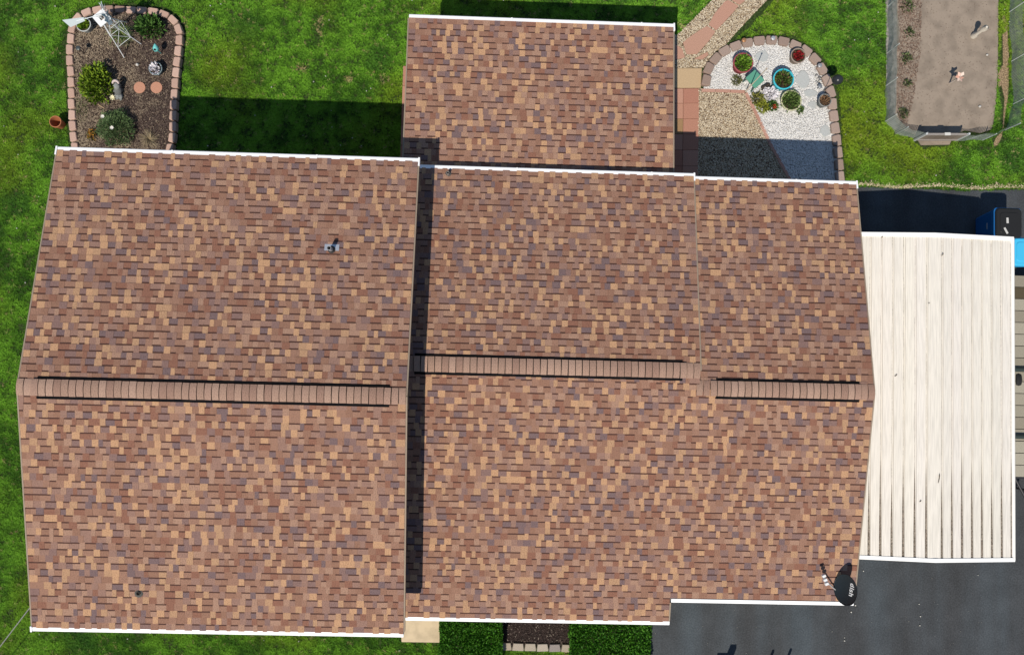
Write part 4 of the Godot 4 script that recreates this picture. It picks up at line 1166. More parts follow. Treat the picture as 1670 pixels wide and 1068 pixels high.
	foliage(o, "red_foliage", Vector3(-0.03, 0.29, 0.03), Vector3(0.18, 0.1, 0.17), 60, 0.11, 0.04, Color(0.10, 0.05, 0.03), Color(0.24, 0.13, 0.09), 0.5)
	o = thing("brown_pot", "taupe round pot of dark red flowers at the gravel's top edge", "flower pot", Vector3(7.803, 0.030, -8.203), "potted plants")
	pot(o, 0.20, 0.28, Color(0.26, 0.20, 0.16), Color(0.36, 0.29, 0.24))
	foliage(o, "blossom", Vector3(0, 0.26, 0), Vector3(0.12, 0.07, 0.12), 190, 0.06, 0.045, Color(0.16, 0.008, 0.012), Color(0.34, 0.03, 0.035), 0.8)
	foliage(o, "foliage", Vector3(0, 0.235, 0), Vector3(0.14, 0.05, 0.14), 60, 0.06, 0.03, Color(0.05, 0.06, 0.02), Color(0.1, 0.1, 0.04), 0.5)
	o = thing("white_flowers", "mound of white flowers below the turquoise tub", "flowers", Vector3(7.140, 0.030, -7.223))
	foliage(o, "blossom", Vector3(0, 0.10, 0), Vector3(0.19, 0.12, 0.15), 300, 0.075, 0.065, Color(0.66, 0.64, 0.70), Color(0.82, 0.80, 0.82), 0.9)
	foliage(o, "foliage", Vector3(0, 0.05, 0), Vector3(0.19, 0.08, 0.16), 90, 0.06, 0.03, Color(0.04, 0.08, 0.02), Color(0.09, 0.14, 0.04), 0.3)
	o = thing("dark_rock", "dark brown lumpy rock between green stool and turquoise tub", "rock", Vector3(7.024, 0.030, -7.416))
	m2 = MB.new(); m2.col = Color(0.07, 0.055, 0.05)
	m2.lump(Vector3(-0.03, 0.06, 0.02), Vector3(0.09, 0.09, 0.08), 22, 0.4, 8, 12)
	m2.lump(Vector3(0.06, 0.05, -0.04), Vector3(0.07, 0.07, 0.06), 23, 0.4, 8, 12)
	part(o, "rock", m2, M_stone)
	o = thing("low_plant", "upper yellow green low plant beside the pink strip", "plant", Vector3(6.798, 0.030, -7.096), "low plants along the pink strip")
	foliage(o, "foliage", Vector3(0, 0.03, 0), Vector3(0.15, 0.13, 0.16), 220, 0.09, 0.045, Color(0.10, 0.11, 0.025), Color(0.26, 0.26, 0.07), 0.5)
	o = thing("low_plant", "lower brighter lime green low plant beside the pink strip", "plant", Vector3(6.948, 0.030, -6.887), "low plants along the pink strip")
	foliage(o, "foliage", Vector3(0, 0.03, 0), Vector3(0.15, 0.12, 0.14), 240, 0.085, 0.045, Color(0.13, 0.16, 0.02), Color(0.33, 0.36, 0.05), 0.6)
	o = thing("geranium", "small dark green plant with one red flower head", "plant", Vector3(7.193, 0.030, -6.912))
	foliage(o, "foliage", Vector3(0, 0.03, 0), Vector3(0.13, 0.12, 0.12), 170, 0.08, 0.05, Color(0.025, 0.06, 0.015), Color(0.08, 0.15, 0.035), 0.6)
	foliage(o, "blossom", Vector3(0.02, 0.15, 0.04), Vector3(0.05, 0.04, 0.05), 60, 0.035, 0.03, Color(0.36, 0.03, 0.015), Color(0.50, 0.07, 0.03), 0.8)
	o = thing("cream_pot", "wide pale yellow pot of dense green leaves right of the white flowers", "flower pot", Vector3(7.650, 0.030, -7.026), "potted plants")
	pot(o, 0.275, 0.22, Color(0.50, 0.48, 0.32), Color(0.58, 0.57, 0.38))
	foliage(o, "foliage", Vector3(0, 0.16, 0), Vector3(0.24, 0.14, 0.24), 620, 0.09, 0.035, Color(0.045, 0.09, 0.02), Color(0.16, 0.24, 0.07), 0.6)
	o = thing("leaf_tuft", "small green tuft at the lower right of the pale yellow pot", "plant", Vector3(7.930, 0.030, -6.838))
	foliage(o, "foliage", Vector3(0, 0.02, 0), Vector3(0.09, 0.10, 0.09), 90, 0.08, 0.04, Color(0.03, 0.07, 0.015), Color(0.13, 0.2, 0.05), 0.5)
	o = thing("grey_bucket", "grey bucket of dry brown stems against the right edging blocks", "flower pot", Vector3(8.519, 0.030, -7.039), "potted plants")
	pot(o, 0.17, 0.28, Color(0.16, 0.18, 0.18), Color(0.28, 0.29, 0.28))
	foliage(o, "dry_stems", Vector3(0, 0.24, 0), Vector3(0.11, 0.08, 0.11), 130, 0.09, 0.02, Color(0.14, 0.075, 0.04), Color(0.36, 0.22, 0.12), 0.6)
	solar_light(Vector3(8.387, 0.130, -7.970), "silver topped solar light on the right edging, above the dark globe", Color(0.42, 0.42, 0.43), 0.15)
	solar_light(Vector3(8.417, 0.030, -7.431), "small solar light between the white pebble figure and grey bucket", Color(0.30, 0.31, 0.32), 0.2)
	solar_light(Vector3(7.138, 0.130, -8.650), "small silver solar light standing on the top edging blocks", Color(0.55, 0.56, 0.57), 0.16)
	solar_light(Vector3(6.372, 0.130, -8.573), "orange brown solar light on the edging beside the pebble path", Color(0.48, 0.25, 0.12), 0.15)
	o = thing("pebble_figure", "small ornament of white and grey pebbles by the right edging", "ornament", Vector3(8.432, 0.030, -7.663))
	m2 = MB.new()
	for k in 12:
		m2.col = Color(0.62, 0.60, 0.57) if k % 3 else Color(0.18, 0.18, 0.18)
		m2.lump(Vector3(rng.randf_range(-0.06, 0.06), 0.03 + 0.012 * (k % 4), -0.13 + k * 0.024), Vector3(0.045, 0.03, 0.03), 50 + k, 0.2, 5, 8)
	part(o, "pebbles", m2, M_plain)
	# dark globe on a pole
	o = thing("globe_on_pole", "dark glossy round globe on a thin pole over the lawn edge", "garden globe", Vector3(8.582, 0.030, -7.371))
	m2 = MB.new(); m2.col = Color(0.03, 0.03, 0.03)
	m2.tube([Vector3.ZERO, Vector3(0, 0.75, 0)], [0.010, 0.009], 8)
	part(o, "pole", m2, M_metal)
	m2 = MB.new(); m2.col = Color(0.022, 0.025, 0.028)
	m2.lump(Vector3(0, 0.86, 0), Vector3(0.145, 0.12, 0.13), 3, 0.0, 16, 24)
	part(o, "globe", m2, pmat(Color(0.022, 0.025, 0.028), 0.28))
func paver(root: Node3D, poly: Array, col: Color) -> void:
	var m := MB.new(); m.col = col
	var c := Vector2.ZERO
	for p in poly: c += p / float(poly.size())
	var q := PackedVector2Array()
	for p in poly:
		var d: Vector2 = p - c
		q.append(d * (1.0 - 0.005 / d.length()))
	m.slab(q, 0.0, 0.045, 0.006)
	var o := part(root, "paver", m, M_stone)
	o.position = Vector3(c.x, rng.randf_range(-0.003, 0.003), c.y)

# ---------------------------------------------------------------- vegetable plot
func build_vegetable_plot() -> void:
	var soil := pv([Vector2(10.556, -10.779), Vector2(13.331, -10.886), Vector2(13.309, -8.270), Vector2(13.251, -7.216), Vector2(13.151, -6.514), Vector2(12.829, -6.398), Vector2(12.410, -6.454), Vector2(12.130, -6.341), Vector2(11.991, -6.058), Vector2(11.225, -6.019), Vector2(11.050, -6.305), Vector2(10.702, -6.433), Vector2(10.542, -6.636), Vector2(10.566, -7.823)])
	no_grass.append(pv([Vector2(10.234, -10.767), Vector2(13.331, -10.886), Vector2(13.309, -8.270), Vector2(13.237, -7.215), Vector2(13.108, -6.373), Vector2(12.130, -6.236), Vector2(11.991, -5.988), Vector2(11.190, -5.948), Vector2(10.981, -6.199), Vector2(10.529, -6.323), Vector2(10.319, -6.629), Vector2(10.280, -7.813)]))
	no_grass.append(pv([Vector2(13.382, -9.118), Vector2(13.594, -9.196), Vector2(13.603, -7.648), Vector2(13.473, -6.524), Vector2(13.361, -6.730), Vector2(13.390, -7.081), Vector2(13.308, -7.568)]))
	no_grass.append(pv([Vector2(13.108, -6.268), Vector2(13.389, -6.452), Vector2(13.472, -6.245), Vector2(13.177, -5.957)]))
	var m := MB.new(); m.col = Color(0.262, 0.212, 0.172)
	m.slab(soil, 0.0, 0.022)
	struct("vegetable_soil", m, vmat(1.0, noise_tex(62, 0.012, 0.84, 1.08, 512, 6), 0.3))
	m = MB.new(); m.col = Color(0.26, 0.245, 0.23)
	m.slab(pv([Vector2(10.248, -10.768), Vector2(10.619, -10.782), Vector2(10.594, -7.824), Vector2(10.569, -6.707), Vector2(10.702, -6.433), Vector2(10.494, -6.391), Vector2(10.319, -6.663), Vector2(10.287, -7.813)]), 0.0, 0.016)
	struct("weed_fabric", m, vmat(0.9, coarse, 0.8))
	m = MB.new(); m.col = Color(0.36, 0.26, 0.155)
	m.slab(pv([Vector2(13.440, -9.614), Vector2(13.553, -9.618), Vector2(13.619, -8.351), Vector2(13.588, -7.437), Vector2(13.430, -6.383), Vector2(13.318, -6.101), Vector2(13.150, -6.026), Vector2(13.248, -6.273), Vector2(13.431, -6.523), Vector2(13.489, -7.364), Vector2(13.406, -7.711), Vector2(13.322, -7.638), Vector2(13.309, -8.059), Vector2(13.450, -8.275)]), 0.0, 0.014)
	struct("bare_strip", m, M_soil)
	# straw mulch strip and clods
	var strip := pv([Vector2(10.598, -10.781), Vector2(11.252, -10.806), Vector2(11.206, -8.546), Vector2(11.027, -7.280), Vector2(10.862, -6.577), Vector2(10.632, -6.570), Vector2(10.568, -7.125)])
	chips("straw_mulch", "reddish shredded mulch strip down the left of the vegetable plot", "mulch", [strip], [], 1500.0, 0.028, Vector2(0.012, 0.03), chip_mesh(), M_plain,
		func(_p): return mixc(Color(0.10, 0.06, 0.05), Color(0.34, 0.24, 0.18), rng.randf()))
	var clod := MB.new(); clod.lump(Vector3.ZERO, Vector3(1, 0.7, 0.9), 6, 0.35, 4, 7)
	chips("soil_clods", "small dry clods over the tilled vegetable soil", "soil clods", [soil], [strip], 300.0, 0.014, Vector2(0.004, 0.014), clod.done(), M_plain,
		func(_p): return mixc(Color(0.20, 0.15, 0.12), Color(0.34, 0.275, 0.22), rng.randf()))
	# seedlings
	var sp := [[Vector3(10.821, 0.020, -9.764), 0.15, "first leafy seedling of the mulch strip, at the photo's top edge"], [Vector3(10.872, 0.020, -9.031), 0.10, "second leafy seedling down the vegetable plot's mulch strip"], [Vector3(10.791, 0.020, -8.329), 0.14, "third leafy seedling down the vegetable plot's mulch strip"], [Vector3(10.826, 0.020, -7.650), 0.09, "fourth leafy seedling down the vegetable plot's mulch strip"], [Vector3(10.696, 0.020, -6.835), 0.13, "lowest leafy seedling, by the corner fence post"]]
	for a in sp:
		var o := thing("seedling", a[2], "plant", a[0], "seedlings in the vegetable plot")
		foliage(o, "foliage", Vector3(0, 0.04, 0), Vector3(a[1], 0.10, a[1] * rng.randf_range(0.7, 1.2)), int(600 * a[1]), 0.08, 0.035, Color(0.045, 0.06, 0.025), Color(0.12, 0.16, 0.06), 0.4)
		stems(o, Vector3.ZERO, a[1] * 0.7, 0.12, 6, Color(0.07, 0.08, 0.03))
	# stake ornaments in the soil
	var o := thing("garden_stake", "white spoon shaped garden stake standing in the bare soil", "garden stake", Vector3(12.634, 0.020, -9.012))
	var q := MB.new(); q.col = Color(0.76, 0.70, 0.60)
	q.tube([Vector3(0, 0.0, 0), Vector3(0, 0.10, 0), Vector3(0, 0.16, 0), Vector3(0, 0.36, 0), Vector3(0, 0.44, 0), Vector3(0, 0.54, 0), Vector3(0, 0.58, 0)], [0.075, 0.08, 0.045, 0.042, 0.07, 0.075, 0.03], 10)
	part(o, "shaft", q, M_plain)
	o = thing("pinwheel", "faded pink pinwheel flower on a stake in the bare soil", "pinwheel", Vector3(11.985, 0.020, -7.707))
	q = MB.new(); q.col = Color(0.55, 0.48, 0.42)
	q.tube([Vector3.ZERO, Vector3(0, 0.5, 0)], [0.022, 0.016], 8)
	part(o, "stake", q, M_plain)
	for k in 6:
		var a := TAU * k / 6.0
		var d := Vector3(cos(a), 0.25, sin(a)).normalized()
		var pm := MB.new(); pm.col = mixc(Color(0.55, 0.30, 0.23), Color(0.68, 0.55, 0.47), (k % 3) / 2.0)
		pm.leaf(Vector3(0, 0.40 + 0.02 * k, 0), d, Vector3(-sin(a), 0.3, cos(a)).normalized(), 0.14, 0.10)
		part(o, "petal", pm, M_leaf)
	for a in [[Vector3(12.999, 0.020, -8.508), 0.035, "white pebble in the soil right of the pinwheel stake"], [Vector3(12.797, 0.020, -7.105), 0.04, "white pebble low in the vegetable soil near the gate"]]:
		o = thing("white_pebble", a[2], "stone", a[0], "white pebbles in the vegetable plot")
		q = MB.new(); q.col = Color(0.62, 0.60, 0.56)
		q.lump(Vector3(0, a[1] * 0.6, 0), Vector3(a[1], a[1] * 0.7, a[1] * 0.9), 7, 0.2, 6, 8)
		part(o, "pebble", q, M_plain)
	# fence
	var fl := [Vector2(10.345, -10.930), Vector2(10.333, -9.755), Vector2(10.321, -8.487), Vector2(10.275, -7.589), Vector2(10.262, -6.629), Vector2(10.560, -6.309), Vector2(11.072, -6.178)]
	var fr := [Vector2(12.113, -6.179), Vector2(12.875, -6.204), Vector2(13.506, -6.505), Vector2(13.708, -7.209), Vector2(13.678, -8.373), Vector2(13.616, -9.710), Vector2(13.621, -11.056)]
	var f := thing("mesh_fence", "sagging green grey mesh fence on thin posts round the vegetable plot", "fence", Vector3(fl[4].x, 0, fl[4].y))
	var fh := 0.58
	for line in [fl, fr]:
		for p in line:
			var pm := MB.new(); pm.col = Color(0.50, 0.55, 0.55)
			pm.tube([Vector3.ZERO, Vector3(0.0, fh + 0.03, 0)], [0.012, 0.011], 6)
			var po := part(f, "post", pm, M_paint)
			po.position = Vector3(p.x, 0, p.y) - f.position
		for i in line.size() - 1:
			var a := Vector3(line[i].x, 0, line[i].y) - f.position; var b := Vector3(line[i + 1].x, 0, line[i + 1].y) - f.position
			var wm := MB.new()
			var L := a.distance_to(b)
			var d := (b - a) / L
			var s := Vector3(-d.z, 0, d.x)
			var nx := int(L / 0.04)
			for k in nx + 1:
				var t := float(k) / nx
				wm.col = mixc(Color(0.36, 0.43, 0.40), Color(0.52, 0.58, 0.55), rng.randf())
				var p0 := a.lerp(b, t) + s * 0.02 * sin(t * 7.0)
				var hh := fh - 0.05 * sin(t * PI)
				ribbon(wm, p0, p0 + Vector3.UP * hh + s * 0.03 * sin(t * 5.0 + i), d * 0.0065)
			for k in 14:
				var y := fh * (k + 0.5) / 14.5
				wm.col = mixc(Color(0.36, 0.43, 0.40), Color(0.52, 0.58, 0.55), rng.randf())
				for j in 6:
					var t0 := j / 6.0; var t1 := (j + 1) / 6.0
					ribbon(wm, a.lerp(b, t0) + s * 0.02 * sin(t0 * 7.0) + Vector3.UP * y * (1.0 - 0.086 * sin(t0 * PI)), a.lerp(b, t1) + s * 0.02 * sin(t1 * 7.0) + Vector3.UP * y * (1.0 - 0.086 * sin(t1 * PI)), Vector3.UP * 0.0065)
			part(f, "mesh_panel", wm, M_plain)
	# gate
	var ga := Vector3(11.072, 0.000, -6.145); var gb := Vector3(12.129, 0.000, -6.179)
	o = thing("garden_gate", "low weathered grey wooden gate at the foot of the vegetable plot", "gate", (ga + gb) * 0.5)
	var gl := ga.distance_to(gb)
	var gd := (gb - ga) / gl
	o.rotation.y = -atan2(gd.z, gd.x)
	var nb := 6
	for k in nb:
		var bm := MB.new(); bm.col = mixc(Color(0.20, 0.16, 0.135), Color(0.27, 0.225, 0.19), rng.randf())
		bm.box(Vector3(-gl * 0.5 + gl * (k + 0.5) / nb, 0.28, 0), Vector3(gl / nb - 0.008, 0.52, 0.02))
		part(o, "board", bm, M_stone)
	for y in [0.12, 0.55]:
		var bm := MB.new(); bm.col = Color(0.33, 0.30, 0.275)
		bm.box(Vector3(0, y, 0.023 if y < 0.3 else -0.002), Vector3(gl, 0.06 if y < 0.3 else 0.05, 0.025 if y < 0.3 else 0.05))
		part(o, "rail", bm, M_stone)
	for s in [-1.0, 1.0]:
		var bm := MB.new(); bm.col = Color(0.47, 0.49, 0.50)
		bm.box(Vector3(s * (gl * 0.5 + 0.03), 0.31, 0), Vector3(0.045, 0.62, 0.045))
		part(o, "post", bm, M_paint)
	var lm := MB.new(); lm.col = Color(0.52, 0.51, 0.49)
	lm.box(Vector3(0.0, 0.585, 0.0), Vector3(0.15, 0.03, 0.07))
	part(o, "latch", lm, M_paint)
func ribbon(m: MB, a: Vector3, b: Vector3, half: Vector3) -> void:
	var nn := (b - a).cross(half).normalized()
	m.face([a - half, a + half, b + half, b - half], nn)

# ---------------------------------------------------------------- strip in front of the house
func hedge(label: String, x0: float, x1: float, z0: float, z1: float, h: float) -> void:
	var o := thing("box_hedge", label, "hedge", Vector3((x0 + x1) * 0.5, 0, (z0 + z1) * 0.5), "clipped box hedges by the front gutter")
	var core := MB.new(); core.col = Color(0.075, 0.06, 0.035)
	var sx := (x1 - x0) * 0.5; var sz := (z1 - z0) * 0.5
	core.slab(pv([Vector2(-sx + 0.1, -sz + 0.1), Vector2(sx - 0.1, -sz + 0.1), Vector2(sx - 0.1, sz - 0.1), Vector2(-sx + 0.1, sz - 0.1)]), 0.05, h - 0.1, 0.03)
	part(o, "branches", core, M_leaf)
	var m := MB.new()
	var fn := FastNoiseLite.new(); fn.seed = 77; fn.frequency = 2.2
	for i in 26000:
		var p := Vector3(rng.randf_range(-1, 1), rng.randf_range(0.02, 1), rng.randf_range(-1, 1))
		var f := rng.randf()
		if f < 0.62: p.y = 1.0
		elif f < 0.8: p.x = signf(p.x)
		else: p.z = signf(p.z)
		# rounded shoulders
		var ex := maxf(absf(p.x), absf(p.z))
		var q := Vector3(p.x * sx, p.y * h - (pow(ex, 6) * 0.07 if p.y > 0.9 else 0.0), p.z * sz)
		q += q.normalized() * (fn.get_noise_3dv(q + o.position) * 0.09) - Vector3.UP * absf(rng.randfn()) * 0.03
		var g := (Vector3(p.x * 0.4, 0.7, p.z * 0.4) + Vector3(rng.randfn(), rng.randfn(), rng.randfn()) * 0.6).normalized()
		var s := g.cross(Vector3(rng.randfn(), rng.randfn(), rng.randfn())).normalized()
		m.col = mixc(Color(0.022, 0.10, 0.008), Color(0.085, 0.24, 0.02), rng.randf())
		m.leaf(q, g, s, rng.randf_range(0.04, 0.075), rng.randf_range(0.024, 0.04))
	part(o, "foliage", m, M_leaf)
func build_front() -> void:
	var slab_p := pv([Vector2(-2.233, 5.836), Vector2(-1.190, 5.817), Vector2(-1.151, 7.153), Vector2(-2.114, 7.154)])
	var o := Node3D.new()
	var m := MB.new(); m.col = Color(0.55, 0.445, 0.30)
	m.slab(slab_p, 0.0, 0.05, 0.01)
	struct("concrete_slab", m, vmat(0.9, noise_tex(61, 0.02, 0.88, 1.05, 256, 5), 0.5))
	var mul := pv([Vector2(0.294, 5.791), Vector2(2.302, 5.754), Vector2(2.333, 7.174), Vector2(0.330, 7.191)])
	m = MB.new(); m.col = Color(0.04, 0.028, 0.025)
	m.slab(mul, 0.0, 0.04)
	struct("front_mulch_bed", m, M_soil)
	no_grass.append_array([pv([Vector2(-2.274, 5.529), Vector2(-1.184, 5.509), Vector2(-1.134, 7.184), Vector2(-2.159, 7.185)]), pv([Vector2(-1.231, 5.510), Vector2(4.426, 5.405), Vector2(4.295, 7.881), Vector2(2.270, 7.912), Vector2(2.258, 7.344), Vector2(0.397, 7.358), Vector2(0.412, 7.940), Vector2(-1.049, 7.962)])])
	chips("bark_mulch", "dark brown bark mulch between the two box hedges", "mulch", [mul], [], 2300.0, 0.048, Vector2(0.010, 0.026), chip_mesh(), M_plain,
		func(_p): return mixc(Color(0.022, 0.014, 0.012), Color(0.10, 0.065, 0.055), rng.randf()) if rng.randf() < 0.965 else Color(0.42, 0.35, 0.28))
	var e := thing("front_edging", "row of pale wedge shaped edging stones between the box hedges", "edging", Vector3(1.332, 0.000, 7.251))
	var x := 815.0
	var pts := [Vector2(0.532, 7.212), Vector2(0.844, 7.215), Vector2(1.155, 7.217), Vector2(1.467, 7.220), Vector2(1.779, 7.223), Vector2(2.091, 7.225)]
	for i in 6:
		var p: Vector2 = pts[i]
		var q := MB.new(); q.col = mixc(Color(0.42, 0.36, 0.28), Color(0.50, 0.44, 0.36), rng.randf())
		if i == 4: q.col = Color(0.33, 0.29, 0.27)
		var w := 0.148; var dd := 0.095
		q.slab(pv([Vector2(-w * 0.82, -dd), Vector2(w * 0.82, -dd), Vector2(w, dd * 0.5), Vector2(w * 0.97, dd), Vector2(-w * 0.97, dd), Vector2(-w, dd * 0.5)]), 0.0, 0.10 + rng.randf_range(-0.006, 0.006), 0.014)
		var b := part(e, "stone", q, M_stone)
		b.position = Vector3(p.x, 0, p.y) - e.position
		b.rotation.y = rng.randf_range(-0.05, 0.05)
	hedge("left box hedge, beside the tan concrete slab", -1.0892, 0.3767, 6.0046, 7.6555, 0.62)
	hedge("right box hedge, beside the dark asphalt driveway", 2.1827, 4.0891, 6.0156, 7.6592, 0.62)
	o.free()
	# cable from the west gable down towards the street
	var c := thing("service_cable", "thin pale cable running from the west gable over the lawn corner", "cable", Vector3(-9.4648, 0, 5.2964))
	var q := MB.new(); q.col = Color(0.30, 0.30, 0.28)
	var b := Vector3(-10.887, 3.400, 7.285) - c.position
	var a := Vector3(0, 3.4, 0) - (b - Vector3(0, 3.4, 0)) * 0.2
	b = a + (b - a) * 6.0
	var pth := []; var rr := []
	for k in 25:
		var t := k / 24.0
		pth.append(a.lerp(b, t) - Vector3.UP * 0.12 * sin(PI * t)); rr.append(0.012)
	q.tube(pth, rr, 6)
	part(c, "wire", q, M_plain)

# ---------------------------------------------------------------- dish, bins, trailer, things on the drive
func build_drive_things() -> void:
	# satellite dish on the south-east corner of the roof
	var foot := Vector3(7.855, 2.720, 4.799)
	var ry := MH + P * (MZS - foot.z)
	foot.y = ry + 0.01
	var o := thing("satellite_dish", "black satellite dish with white lettering on the roof's lower right corner", "satellite dish", foot)
	var ce := Vector3(7.857, 3.060, 4.794) - foot
	var nn := Vector3(-0.93, 0.36, -0.10).normalized()
	var zz := Vector3(0.0, 0, 1.0)
	var ax := (zz - nn * zz.dot(nn)).normalized()
	var bs := Basis(nn.cross(ax).normalized(), nn, ax)
	bs.x = bs.y.cross(bs.z)
	var d := MB.new(); d.col = Color(0.012, 0.020, 0.026)
	var R := 0.325; var dep := 0.055
	var rings := 7; var seg := 40
	for i in rings:
		for k in seg:
			var f := func(ii: int, kk: int) -> Vector3:
				var t := float(ii) / rings; var a := TAU * kk / seg
				return ce + bs * Vector3(cos(a) * t * R, dep * (t * t - 1.0), sin(a) * t * R)
			var p0: Vector3 = f.call(i, k); var p1: Vector3 = f.call(i + 1, k); var p2: Vector3 = f.call(i + 1, k + 1); var p3: Vector3 = f.call(i, k + 1)
			var ns := []
			for p in [p0, p1, p2, p3]:
				var l: Vector3 = bs.inverse() * (p - ce)
				ns.append((bs * Vector3(-2.0 * dep * l.x / (R * R), 1.0, -2.0 * dep * l.z / (R * R))).normalized())
			d.tri(p0, p1, p2, ns[0], ns[1], ns[2])
			if i > 0: d.tri(p0, p2, p3, ns[0], ns[2], ns[3])
	var rimp := []; var rimr := []
	for k in seg + 1:
		var a := TAU * k / seg
		rimp.append(ce + bs * Vector3(cos(a) * R, 0, sin(a) * R)); rimr.append(0.007)
	d.tube(rimp, rimr, 6, false)
	var dm := part(o, "reflector", d, pmat(Color(0.013, 0.021, 0.027), 0.5))
	var tm := TextMesh.new()
	var sf := SystemFont.new(); sf.font_names = PackedStringArray(["Droid Sans"]); sf.font_weight = 700
	tm.font = sf; tm.text = "dish"; tm.font_size = 48; tm.pixel_size = 0.0030; tm.depth = 0.004
	var tx := part(dm, "lettering", tm, pmat(Color(0.72, 0.74, 0.75), 0.6))
	# letters run from north to south across the east half of the face
	var along := (Vector3(-0.22, 0, 1.0) - nn * nn.dot(Vector3(-0.22, 0, 1.0))).normalized()
	var upv := nn.cross(along).normalized()
	tx.transform = Transform3D(Basis(along, upv, along.cross(upv)), ce + nn * (-dep + 0.026) - upv * -0.0 + bs.x * 0.0 + east_on(nn) * 0.14)
	var mm := MB.new(); mm.col = Color(0.42, 0.43, 0.44)
	mm.box(Vector3(0, 0.01, 0), Vector3(0.17, 0.02, 0.2), slope_basis(false, P))
	mm.tube([Vector3(0, 0.01, 0), Vector3(0.02, 0.14, 0.01), ce - nn * 0.1], [0.024, 0.022, 0.022], 8)
	mm.box(ce - nn * 0.09, Vector3(0.13, 0.05, 0.15), bs)
	part(o, "mast", mm, M_metal)
	var lnb := Vector3(7.401, 3.060, 4.591) - foot
	var ed := ce + bs * Vector3(0, 0.0, 0.0) + west_on(nn) * 0.29
	mm = MB.new(); mm.col = Color(0.58, 0.59, 0.60)
	mm.tube([ed, ed.lerp(lnb, 0.5) - Vector3.UP * 0.02, lnb], [0.016, 0.016, 0.016], 6)
	part(o, "feed_arm", mm, M_metal)
	mm = MB.new(); mm.col = Color(0.66, 0.67, 0.67)
	var hb := Basis(Vector3.UP, 0.35)
	for k in 3:
		mm.box(lnb + hb * Vector3(0.0, 0.02, -0.10 + 0.09 * k), Vector3(0.075, 0.06, 0.05), hb)
	mm.box(lnb + Vector3(0, -0.01, -0.01), Vector3(0.03, 0.03, 0.25), hb)
	part(o, "feed_horn", mm, M_paint)
	# wheeled bins at the north-east corner of the carport
	bin_cart("blue wheeled bin with a black lid, half under the carport roof", Vector3(12.951, 0.950, -3.816), 0.70, 0.80, 0.95, Color(0.012, 0.11, 0.34), Color(0.018, 0.018, 0.018), true)
	bin_cart("sky blue wheeled bin with a blue lid right of the carport edge", Vector3(13.357, 0.950, -3.096), 0.66, 0.74, 0.95, Color(0.03, 0.25, 0.46), Color(0.05, 0.40, 0.66), false)
	# flat trailer beside the carport
	var tz0 := -2.5542; var tz1 := 2.5957
	var tx0 := 13.3061
	o = thing("utility_trailer", "flat trailer with a weathered beige plank deck right of the carport", "trailer", Vector3(tx0 + 0.85, 0, (tz0 + tz1) * 0.5))
	var L := tz1 - tz0; var W := 1.7
	var n := 17
	for k in n:
		var q := MB.new()
		q.col = mixc(Color(0.30, 0.27, 0.21), Color(0.45, 0.42, 0.34), rng.randf())
		if k == 1: q.col = Color(0.10, 0.08, 0.05)
		var pw := L / n
		q.box(Vector3(0, 0.53, -L * 0.5 + pw * (k + 0.5)), Vector3(W, 0.04, pw - 0.018))
		part(o, "plank", q, M_stone)
	for k in [0.47, 0.80]:
		var q := MB.new(); q.col = Color(0.035, 0.045, 0.042)
		q.tube([Vector3(-W * 0.5, 0.60, -L * 0.5 + L * k), Vector3(W * 0.5, 0.60, -L * 0.5 + L * k)], [0.06, 0.06], 10)
		part(o, "bar", q, M_paint)
	var fm := MB.new(); fm.col = Color(0.03, 0.03, 0.032)
	for s in [-1.0, 1.0]:
		fm.box(Vector3(s * (W * 0.5 - 0.06), 0.46, 0), Vector3(0.06, 0.09, L))
		fm.tube([Vector3(s * (W * 0.5 - 0.1), 0.45, L * 0.5), Vector3(0.0, 0.45, L * 0.5 + 1.35)], [0.035, 0.035], 6)
	fm.box(Vector3(0, 0.46, L * 0.5 + 0.02), Vector3(W, 0.09, 0.05))
	fm.tube([Vector3(-0.3, 0.45, L * 0.5 + 0.7), Vector3(0.3, 0.45, L * 0.5 + 0.7)], [0.03, 0.03], 6)
	fm.tube([Vector3(-0.42, 0.02, L * 0.5 + 0.35), Vector3(-0.42, 0.75, L * 0.5 + 0.35)], [0.03, 0.03], 8)
	fm.tube([Vector3(-0.62, 0.75, L * 0.5 + 0.35), Vector3(-0.42, 0.75, L * 0.5 + 0.35)], [0.014, 0.014], 6)
	part(o, "chassis", fm, M_paint)
	for s in [-1.0, 1.0]:
		var w := MB.new(); w.col = Color(0.02, 0.02, 0.02)
		w.lathe([Vector2(0.0, -0.08), Vector2(0.2, -0.09), Vector2(0.29, -0.07), Vector2(0.3, 0.0), Vector2(0.29, 0.07), Vector2(0.2, 0.09), Vector2(0, 0.08)], Vector3(s * (W * 0.5 - 0.16), 0.3, 0.1), 20, Basis(Vector3(0, 0, 1), PI * 0.5))
		part(o, "wheel", w, M_plain)
	# guessed chair, added unseen south of the frame; the tips of its posts throw shadows into the picture
	o = thing("shadow_caster_chair", "unseen wooden chair added off frame to cast two thin post shadows", "chair", Vector3(7.423, 0.000, 7.941))
	var wood := Color(0.20, 0.13, 0.08)
	for s in [-1.0, 1.0]:
		var q := MB.new(); q.col = wood
		q.box(Vector3(s * 0.22, 0.40 if s < 0 else 0.43, -0.2), Vector3(0.05, 0.80 if s < 0 else 0.86, 0.05))
		part(o, "back_post", q, M_stone)
		q = MB.new(); q.col = wood
		q.box(Vector3(s * 0.22, 0.21, 0.2), Vector3(0.05, 0.42, 0.05))
		part(o, "leg", q, M_stone)
	for k in 4:
		var q := MB.new(); q.col = wood * 1.2
		q.box(Vector3(0, 0.43, -0.15 + 0.115 * k), Vector3(0.5, 0.025, 0.1))
		part(o, "seat_slat", q, M_stone)
	var q2 := MB.new(); q2.col = wood
	q2.box(Vector3(0, 0.52, -0.2), Vector3(0.39, 0.08, 0.025))
	part(o, "back_rail", q2, M_stone)
